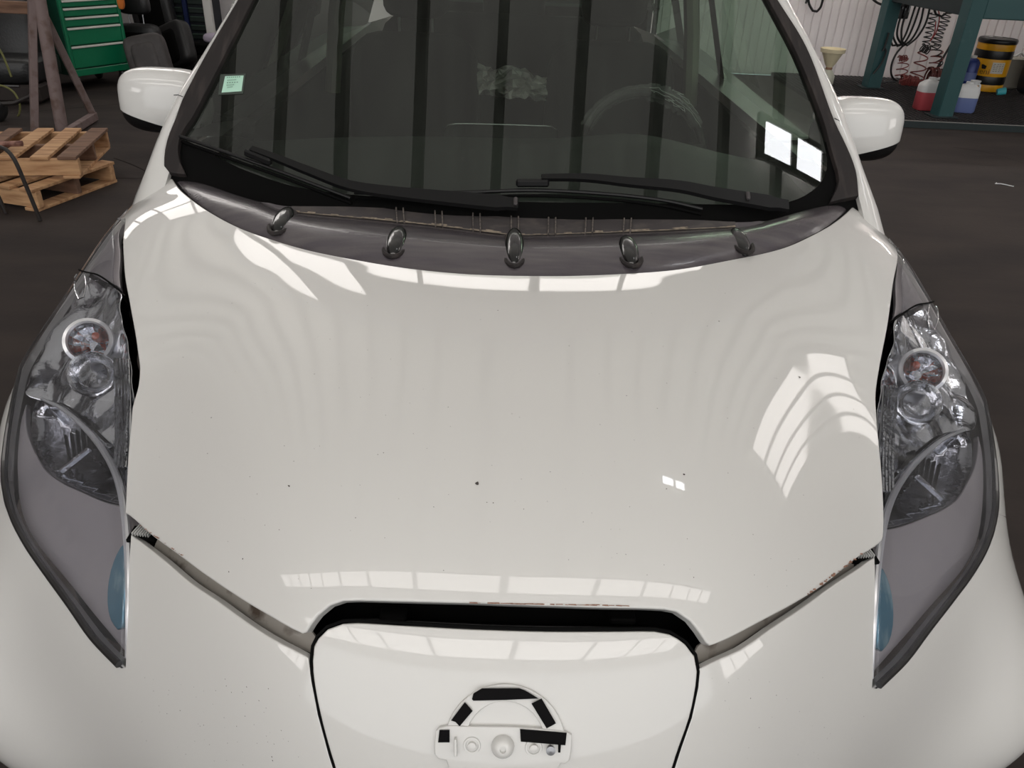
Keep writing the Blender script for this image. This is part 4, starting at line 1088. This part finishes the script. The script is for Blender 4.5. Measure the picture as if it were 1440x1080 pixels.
bc = thing('drawer_cabinet', 'dark blue cabinet with two columns of small drawers behind the seats', 'cabinet', ((x0+x1)/2, 9.6, 0), 0)
wb_ = x1-x0
MB().box((0, .22, .95), (wb_, .4, 1.66), bev=.006).build('body', mat('dark_cabinet_body', (16, 22, 30), .7), bc, smooth=False)
for x in (-wb_/2, 0, wb_/2): MB().box((x, 0, .90), (.045, .05, 1.76), bev=.004).build('upright', M_blue, bc, smooth=False)
MB().box((0, 0, .10), (wb_, .06, .05), bev=.004).build('sill', M_blue, bc, smooth=False)
d0 = None
for cx_ in (-1, 1):
    for k in range(14):
        if d0 is None:
            d0 = MB().box((0, 0, 0), (wb_/2-.07, .02, .055), bev=.004).build('small_drawer', mat('drawer_dark', (30, 42, 38), .6), bc, smooth=False); d = d0
            g0 = MB().box((0, -.018, .022), (wb_/2-.09, .02, .008), bev=.002).build('drawer_lip', M_louv, d0, smooth=False)
        else:
            d = d0.copy(); COL.objects.link(d); g = g0.copy(); COL.objects.link(g); g.parent = d
        d.location = (cx_*wb_/4, .0, .24+k*.088)
wp_ = thing('white_post', 'slim white painted post beside the blue drawer cabinet', 'post', (at(297, 45, 9.3).x, 9.3, 0))
MB().box((0, 0, 1.2), (.085, .06, 2.4), bev=.006).build('shaft', M_wht, wp_, smooth=False); MB().box((0, 0, .01), (.16, .14, .02), bev=.003).build('foot_plate', M_wht, wp_, smooth=False)
cr_ = thing('toy_sized_trolley', 'small dark trolley with pale clutter beside the blue cabinet', 'trolley', (at(288, 70, 9.02).x+.06, 9.06, 0))
cr_.name = 'parts_trolley'
MB().box((0, 0, .20), (.36, .24, .12), bev=.02).build('tray', M_pit, cr_); 
for a, b in ((-1, -1), (1, -1), (1, 1), (-1, 1)): MB().lathe([(0, -.015), (.05, -.015), (.05, .015), (0, .015)], Matrix.Translation((a*.13, b*.09, .05)) @ Matrix.Rotation(PI/2, 4, 'Y'), 14).build('wheel', M_tyre, cr_)
MB().add(*superell((.03, 0, .30), (.10, .07, .05), .7, .7, 8, 12)).build('cloth', mat('lilac_cloth', (170, 160, 176), .9), cr_)
# hose and wheel at the left edge
hs = thing('air_hose', 'thin yellow-green hose looping down at the left edge', 'hose', (0, 0, 0))
MB().tube([at(x, y, 6.5) for x, y in resample([(-10,55),(2,74),(10,92),(16,108)], 5, closed=False)], .008, 6).tube([at(x, y, 6.5) for x, y in resample([(-14,121),(0,120),(12,124),(22,133),(28,148),(27,160),(22,168)], 5, closed=False)], .008, 6).build('hose_line', mat('yellow_green_hose', (112, 112, 66), .5), hs)
hs['kind'] = 'stuff' if 0 else 'thing'; del hs['kind']
hw = thing('jack_wheel', 'dark trolley jack wheel at the left edge behind the pallets', 'wheel', (at(2, 165, 6.3).x, 6.3, 0))
MB().lathe([(0, -.03), (.06, -.03), (.075, -.02), (.075, .02), (.06, .03), (0, .03)], Matrix.Translation((0, 0, .075)) @ Matrix.Rotation(PI/2+.3, 4, 'Y'), 20).build('tyre', M_tyre, hw)
MB().tube([(0, 0, .13), (.12, .02, .14), (.24, .05, .19), (.30, .08, .26)], .016, 8).build('handle', M_dkst, hw)

# ------------------------------------------------------------------ right side: raised mat, frame, drums, hoses
M_teal = mat('teal_steel', (34, 74, 76), .5, coat=.1, noise=(7, (58, 88, 90), .62, .75))
M_tealD = mat('teal_steel_dark', (22, 36, 38), .6)
M_mat = mat('rubber_matting', (38, 35, 36), .8, bump=(60, .6))
PZ = .05
pf_ = [onz(x, y, PZ) for x, y in ((1265, 168), (1440, 180))]
yf = (pf_[0].y+pf_[1].y)/2
pl = thing('service_platform', 'low platform with black ribbed matting and a steel edge along the back wall', 'platform', (2.95, yf, 0))
PW = 5.6; PD = WALL_Y-yf-.03
MB().box((PW/2, PD/2, .02), (PW, PD, .04)).build('deck', M_mat, pl, smooth=False)
MB().box((PW/2, -.012, .028), (PW, .03, .058), bev=.002).build('edge_angle', M_tealD, pl, smooth=False)
MB().box((PW/2, -.010, .0585), (PW, .022, .004), bev=.0012).build('edge_bead', mat('bare_edge', (150, 148, 144), .4, .6), pl, smooth=False)
rb = MB()
for k in range(110): rb.box((.05+k*.05, PD/2, .043), (.018, PD-.04, .006))
for k in range(42): rb.box((PW/2, .05+k*.054, .0425), (PW-.02, .016, .007))
tag(rb.build('mat_ribs', M_mat, pl, smooth=False), 'crossed ribs of the black matting', kind='stuff')
fR = onz(1323, 163, PZ); fL = onz(1224, 123, PZ)
fm_ = thing('bench_frame', 'teal steel work frame with posts on the platform, hoses hung from it', 'frame', (fR.x, fR.y, PZ-.002))
dL = fL-fR; LX = 2.3
for (x, y) in ((0, 0), (dL.x, dL.y), (LX, 0), (LX, dL.y)):
    p_ = MB().box((x, y, .68), (.15, .15, 1.36), rotm(z=.12), bev=.006).build('post', M_teal, fm_, smooth=False)
    MB().box((x, y, .006), (.24, .20, .012), bev=.002).build('base_plate', M_tealD, p_, smooth=False)
MB().box((LX/2, -.02, 1.04), (LX-.15, .10, .36), bev=.008).build('front_beam', M_teal, fm_, smooth=False)
MB().box((dL.x/2, dL.y/2, 1.0), (.09, abs(dL.y)-.1, .26), rotm(z=-dirang(Vector((0, 0, 0)), Vector((dL.y, dL.x, 0)))), bev=.006).build('side_beam', M_tealD, fm_, smooth=False)
MB().box(((LX+dL.x)/2, dL.y+.03, .95), (LX, .08, .16), bev=.006).build('rear_beam', M_tealD, fm_, smooth=False)
MB().box((LX/2, dL.y/2, 1.38), (LX+.3, dL.y+.3, .05), bev=.006).build('top_plate', M_tealD, fm_, smooth=False)
# drum
dp = onz(1388, 127, PZ); R0 = .192; dc = Vector((dp.x, dp.y+.10, PZ-.003))
dr = thing('oil_drum', 'black and yellow banded oil drum behind the work frame', 'drum', dc)
M_yel = mat('drum_yellow', (232, 166, 20), .4); M_dbk = mat('drum_black', (18, 18, 18), .35)
zd = lambda y: max(0, (127-y)*.00715)
bands = [(127, 117, M_yel, 'yellow_band', 1.0), (117, 105, M_dbk, 'black_band', 1.012), (105, 80, M_yel, 'yellow_band', 1.0), (80, 68, M_dbk, 'black_band', 1.012), (68, 58, M_yel, 'yellow_band', 1.0)]
for a, b, m_, nm, k in bands:
    z0, z1 = zd(a), zd(b); MB().lathe([(R0*(k-.012), z0), (R0*k, z0+.012), (R0*k, z1-.012), (R0*(k-.012), z1)], None, 36).build(nm, m_, dr)
zt_ = zd(58)
MB().lathe([(R0*1.02, zt_-.004), (R0*1.04, zt_+.012), (R0*1.04, zt_+.034), (R0*1.0, zt_+.045), (R0*.95, zt_+.035), (0, zt_+.035)], None, 36).build('drum_lid', M_dbk, dr)
def wrapq(a0, a1, z0, z1, m_, nm, R_):
    return MB().grid([[(R_*math.sin(math.radians(a)), -R_*math.cos(math.radians(a)), z) for a in np.linspace(a0, a1, 8)] for z in (z0, z1)]).build(nm, m_, dr)
ph = math.degrees(math.atan2(dc.x, dc.y))*-1
wrapq(ph+6, ph+46, zd(100), zd(84), mat('label_paper', (214, 206, 190), .6), 'paper_label', R0+.0025)
lt = MB()
for r_ in range(5):
    for c_ in range(4):
        a = math.radians(ph+9+c_*9+random.uniform(0, 2)); a2 = a+math.radians(6); z = zd(98)+.018*r_+.008
        Rr = R0+.0035; lt.add([(Rr*math.sin(a), -Rr*math.cos(a), z), (Rr*math.sin(a2), -Rr*math.cos(a2), z), (Rr*math.sin(a2), -Rr*math.cos(a2), z+.005), (Rr*math.sin(a), -Rr*math.cos(a), z+.005)], [(0, 1, 2, 3)])
tag(lt.build('label_print', mat('ink_grey', (120, 110, 100), .8), dr, smooth=False), kind='stuff')
# emblem (four-legged beast silhouette) and lettering, wrapped on the drum
def wrap_poly(poly, ca, cz_, s, nm):
    q = [Vector((x, y, 0)) for x, y in poly]
    V, _, Fc, _, _, _ = delaunay_2d_cdt([Vector((x, y)) for x, y in poly], [(i, (i+1) % len(poly)) for i in range(len(poly))], [], 1, 1e-6, False)
    Rr = R0+.003; out = []
    for v in V: a = math.radians(ca)+v[0]*s/R0; out.append((Rr*math.sin(a), -Rr*math.cos(a), cz_+v[1]*s))
    return out, [tuple(f) for f in Fc]
beast = [(0,0),(.8,0),(.8,2),(1.4,2.4),(2.4,2.4),(2.4,0),(3.2,0),(3.4,2.2),(4.4,2.4),(4.4,0),(5.2,0),(5.4,2.6),(6,3.2),(5.8,4.6),(4.6,4.2),(1.6,4.3),(1.4,5.6),(.2,6.4),(-1.0,6.2),(-1.4,5.4),(-.2,5.2),(-.2,4),(-.6,2)]
o_, f_ = wrap_poly(beast, ph-22, zd(94.5), .0072, 'b'); MB().add(o_, f_).build('emblem', M_dbk, dr, smooth=False)
tcu = bpy.data.curves.new('lettering', 'FONT'); tcu.body = 'eni'; tcu.size = .085; tcu.resolution_u = 3
tob = bpy.data.objects.new('lettering', tcu); COL.objects.link(tob)
bpy.context.view_layer.update()
me = bpy.data.meshes.new_from_object(tob.evaluated_get(bpy.context.evaluated_depsgraph_get())); bpy.data.objects.remove(tob)
mb = MB(); Rr = R0+.003
for v in me.vertices: a = math.radians(ph-26)+v.co.x/R0; mb.v.append((Rr*math.sin(a), -Rr*math.cos(a), zd(102)+v.co.y))
mb.f = [tuple(p.vertices) for p in me.polygons]; mb.build('lettering', mat('faded_ink', (120, 84, 24), .6), dr, smooth=False)
# jugs
def jug(label, p, w_, d_, h_, fill, m_low, m_up, m_cap, rz=0, group=None, name='plastic_jug'):
    t = thing(name, label, 'jug', (p.x, p.y, PZ-.003), rz, group)
    def ringp(k, z): 
        return [(k*w_/2*math.copysign(abs(math.cos(a))**.5, math.cos(a)), k*d_/2*math.copysign(abs(math.sin(a))**.5, math.sin(a)), z) for a in np.linspace(0, 2*PI, 25)]
    zf = h_*fill
    MB().grid([ringp(.9, 0), ringp(1, .012), ringp(1, zf)]).grid([ringp(.9, 0), ringp(.01, 0)]).build('lower_body', m_low, t, angle=50)
    MB().grid([ringp(1, zf), ringp(1, h_*.72), ringp(.93, h_*.80), ringp(.6, h_*.90), ringp(.30, h_*.93), ringp(.26, h_*.96)]).build('upper_body', m_up, t, angle=50)
    MB().lathe([(.0, h_*1.0), (w_*.16, h_*1.0), (w_*.17, h_*.93), (w_*.15, h_*.92)], None, 16).build('cap', m_cap, t)
    MB().tube([(w_*.12, 0, h_*.93), (w_*.32, 0, h_*.97), (w_*.46, 0, h_*.90), (w_*.47, 0, h_*.76)], w_*.06, 8).build('handle', m_up, t)
    return t
M_jw = mat('milky_plastic', (206, 206, 206), .4); M_jr = mat('red_coolant', (186, 78, 86), .4); M_jb = mat('blue_washer_fluid', (98, 112, 158), .4)
jug('milky jug half full of red coolant at the left foot of the near post', onz(1309, 158, PZ)+Vector((0, .16, 0)), .21, .15, .30, .56, M_jr, M_jw, M_jw, .1, 'fluid jugs on the platform')
jb = jug('milky jug half full of blue fluid right of the near post', onz(1357, 160, PZ)+Vector((.02, .12, 0)), .21, .15, .28, .50, M_jb, M_jw, M_jw, -.1, 'fluid jugs on the platform')
fp = at(1374, 114, jb.location.y); fn = thing('small_funnel', 'small white funnel stuck on the blue fluid jug', 'funnel', (fp.x-.01, fp.y, fp.z-.085))
MB().lathe([(.010, 0), (.014, .03), (.045, .075), (.048, .09), (.043, .09), (.012, .035), (.008, 0)], None, 20).build('cone', M_jw, fn)
bb = onz(1357, 126, PZ); bt = thing('oil_bottle', 'tall dark blue oil can between the near post and the drum', 'bottle', (bb.x, bb.y+.02, PZ-.003))
M_ob = mat('oil_can_blue', (40, 56, 116), .35, .2)
MB().lathe([(.075, 0), (.08, .01), (.08, .29), (.06, .32), (.03, .335)], None, 24).build('can_body', M_ob, bt); MB().lathe([(.03, .33), (.032, .36), (.0, .36)], None, 16).build('cap', M_alu, bt)
MB().lathe([(.0812, .10), (.0812, .19)], None, 24).build('pale_band', mat('pale_blue_band', (96, 110, 158), .4), bt)
kp = onz(1421, 128, PZ); kt = thing('waste_can', 'grey plastic can with red cap right of the drum', 'canister', (kp.x+.03, kp.y+.20, PZ-.003))
M_kg = mat('grey_can', (134, 130, 120), .6)
MB().box((0, 0, .17), (.22, .16, .34), bev=.02).build('can_body', M_kg, kt); MB().tube([(.0, 0, .34), (.06, 0, .385), (.10, 0, .35)], .012, 8).build('handle', M_jw, kt); MB().lathe([(.028, .335), (.03, .375), (0, .378)], Matrix.Translation((-.05, 0, 0)), 16).build('cap', mat('red_cap', (190, 44, 44), .4), kt)
np_ = onz(1446, 132, PZ); nt_ = thing('dark_canister', 'tall dark blue canister at the right edge of the platform', 'canister', (np_.x+.04, np_.y+.0, PZ-.003))
MB().add(*superell((0, 0, .28), (.155, .13, .28), .35, .4, 16, 24)).build('tank', mat('navy_tank', (22, 34, 48), .4), nt_); MB().lathe([(.05, .55), (.05, .60), (0, .605)], None, 16).build('cap', M_dbk, nt_)
MB().box((-.06, -.128, .20), (.05, .008, .02), bev=.002).build('label', M_louv, nt_)
qp = onz(1408, 134, PZ); qt = thing('cyan_cup', 'small cyan plastic cup lying in front of the drum', 'cup', (qp.x, qp.y+.03, PZ+.034))
Mq = Matrix.Rotation(1.35, 4, 'Y') @ Matrix.Rotation(.2, 4, 'X')
MB().lathe([(.0, -.04), (.032, -.04), (.038, .0), (.038, .045), (.034, .045), (.034, 0), (.0, -.03)], Mq, 20).build('cup_wall', mat('cyan_plastic', (70, 176, 186), .4), qt)
# funnel on a bottle by the wall
p_ = at(1158, 130, 9.55); ft = thing('waste_bottle', 'cream bottle standing by the white wall under a wide funnel', 'bottle', (p_.x, p_.y, PZ-.003))
zz_ = lambda y: at(1158, y, 9.55).z
M_cream = mat('cream_plastic', (226, 214, 180), .45)
MB().lathe([(.0, 0), (.075, 0), (.08, .01), (.08, zz_(106)-PZ), (.06, zz_(101)-PZ), (.035, zz_(97)-PZ)], None, 24).build('bottle_body', mat('pale_bottle', (200, 200, 184), .5), ft)
ff = thing('wide_funnel', 'wide cream funnel with a rust stained neck on the bottle by the white wall', 'funnel', (p_.x, p_.y, zz_(97)+.004))
h_ = zz_(68)-zz_(97)
MB().lathe([(.03, 0), (.034, .02), (.055, .05), (.112, h_-.045), (.130, h_-.04), (.136, h_), (.127, h_), (.117, h_-.03), (.05, .06), (.02, .02)], None, 30).build('bowl', M_cream, ff)
MB().lathe([(.032, -.01), (.038, .0), (.036, .016), (.032, .02)], None, 18).build('stained_neck', mat('stained_neck', (150, 116, 92), .7), ff)
# hoses hanging under the frame
M_hb = mat('black_hose', (18, 17, 18), .45); M_hr = mat('red_hose', (122, 52, 48), .5); M_hr2 = mat('bright_red_cord', (160, 48, 54), .5)
def hose(label, pts, Y, r, m_, name='hose', group='hoses hung from the work frame'):
    P = [at(x, y, Y) for x, y in resample(pts, 3, closed=False)]
    o = tag(MB().tube(P, r, 7).build(name, m_), label, 'hose', group); return o
hose('outermost of the black hose loops, hanging nearest the far post', [(1266,2),(1254,35),(1250,50),(1255,64),(1266,63),(1275,45),(1288,6)], 9.75, .011, M_hb)
hose('second of the black hose loops from the far post', [(1270,2),(1258,36),(1256,51),(1262,65),(1272,60),(1283,40),(1295,5)], 9.72, .011, M_hb)
hose('third of the black hose loops from the far post', [(1274,2),(1263,36),(1262,52),(1270,65),(1283,54),(1294,32),(1300,4)], 9.69, .011, M_hb)
hose('widest black hose loop, nearest the near post', [(1278,4),(1268,40),(1268,58),(1276,64),(1290,52),(1302,32),(1309,5)], 9.66, .011, M_hb)
hose('black hose dropping from the loops down to the matting', [(1270,64),(1260,76),(1254,90),(1253,102),(1256,110),(1262,114),(1230,116)], 9.75, .011, M_hb)
hose('black hose swagged across the top of the far post', [(1222,-6),(1234,4),(1250,9),(1266,9),(1284,2)], 9.55, .012, M_hb)
hose('black strap loop on the far post', [(1250,46),(1244,66),(1241,72),(1244,67),(1246,72),(1240,88),(1228,104)], fL.y-.10, .010, M_hb)
hose('straight black pipe slanting down to the coiled red hoses', [(1352,38),(1334,68),(1317,97)], 9.7, .012, M_hb, 'pipe')
hose('black hose ring high on the near side', [(1313,10),(1316,20),(1324,23),(1332,17),(1335,6)], 9.6, .012, M_hb)
hose('bright red cord hanging beside the black coils', [(1318,8),(1321,24),(1317,44),(1308,58),(1314,46),(1316,30)], 9.6, .006, M_hr2, 'cord')
hose('black hose loop on the white wall above the funnel', [(1136,-8),(1138,6),(1143,15),(1149,16),(1154,10),(1158,-4)], 10.2, .014, M_hb, group='hoses on the wall')
hose('short black hose end on the white wall left of the loop', [(1136,-4),(1133,5)], 10.2, .012, M_hb, group='hoses on the wall')
def coil(label, a, b, Y, R_, turns, r, m_, R2=None):
    A, B = at(a[0], a[1], Y), at(b[0], b[1], Y); ax = (B-A); t = ax.normalized(); u = t.orthogonal().normalized(); v = t.cross(u); n = turns*14; P = []
    R2 = R2 or R_
    for i in range(n+1):
        s = i/n; rr = R_*(1-s)+R2*s; an = 2*PI*turns*s; P.append(A+ax*s+(u*math.cos(an)+v*math.sin(an))*rr*(1+.12*math.sin(s*17)))
    return tag(MB().tube(P, r, 6).build('coiled_hose', m_), label, 'hose', 'coiled air lines')
coil('long black coiled line under the frame, right one', (1342, -4), (1312, 70), 9.65, .045, 13, .006, M_hb)
coil('black coiled line left of the long one', (1313, 18), (1302, 64), 9.65, .040, 7, .006, M_hb)
coil('small tight black coil bundle', (1296, 66), (1306, 72), 9.6, .036, 5, .007, M_hb)
coil('black coiled line tail falling to the red heap', (1318, 60), (1322, 92), 9.65, .030, 4, .006, M_hb)
coil('narrow dark red coil dropping by the far post', (1270, 78), (1268, 112), 9.7, .050, 4, .006, M_hr, .07)
coil('wide loose dark red coil in the middle', (1300, 72), (1287, 114), 9.7, .055, 3, .007, M_hr, .085)
coil('dark red coil above the brown heap', (1318, 68), (1314, 104), 9.7, .06, 4, .006, M_hr, .07)
coil('tight red coil lying on the matting', (1267, 113), (1290, 116), 9.75, .055, 9, .010, M_hr)
coil('brown-red heap of coiled line behind the red jug', (1304, 106), (1326, 110), 9.7, .085, 8, .010, mat('brown_red_hose', (92, 44, 40), .6))
coil('dark red line loop at mid height by the far post', (1264, 82), (1276, 82), 9.7, .028, 4, .006, M_hr)
vb = at(1266, 12, 9.72); vt = thing('valve_manifold', 'black air valve block with chrome fittings above the hose loops', 'valve', vb)
MB().box((0, 0, 0), (.20, .07, .20), bev=.01).build('block', M_dbk, vt, smooth=False)
for k in range(5): MB().lathe([(0, 0), (.010, 0), (.010, .05), (.014, .05), (.014, .07), (0, .07)], Matrix.Translation((-.07+k*.036, -.05, -.06+.03*(k % 3))), 10).build('fitting', M_alloy, vt)
MB().box((-.07, -.05, -.16), (.09, .02, .035), rotm(y=.1), bev=.004).build('white_tag', M_jw, vt, smooth=False)
sc_ = onz(1413, 260, .004); sw_ = thing('paper_scrap', 'tiny white scrap lying on the dark floor right of the car', 'scrap', (sc_.x, sc_.y, .001))
MB().tube([(-.06, .02, .004), (-.02, .015, .006), (.05, -.03, .003)], .004, 5).tube([(-.05, .02, .003), (-.035, .05, .003)], .003, 5).build('strip', M_jw, sw_)
# crumpled clear bag inside the cabin
cv = []
rs = random.Random(11)
bo = [to_car(at(x, y, 3.0)) for x, y in ((668, 86), (694, 98), (711, 92), (735, 96), (741, 94), (748, 108), (772, 108), (766, 142), (722, 138), (680, 134), (672, 112))]
bg_ = thing('crumpled_bag', 'crumpled clear plastic bag lying between the front seats', 'bag', (0, 0, 0))
rows = []
for i in range(9):
    v = i/8; row = []
    for j in range(17):
        u = j/16; x = 672+u*96; top = np.interp(x, [668, 694, 711, 735, 741, 748, 760, 772], [86, 98, 91, 97, 94, 108, 107, 108]); y = top*(1-v)+(134+8*u)*v
        row.append(at(x+rs.uniform(-2, 2), y+rs.uniform(-2, 2), 3.0+rs.uniform(-.06, .06)+.05*math.sin(u*9+v*5)))
    rows.append(row)
M_bag = bpy.data.materials.new('clear_bag'); M_bag.use_nodes = True
pb = M_bag.node_tree.nodes['Principled BSDF']; pb.inputs['Base Color'].default_value = (.8, .8, .76, 1); pb.inputs['Roughness'].default_value = .25; pb.inputs['Alpha'].default_value = .85
MB().grid(rows).build('film', M_bag, bg_, smooth=False)
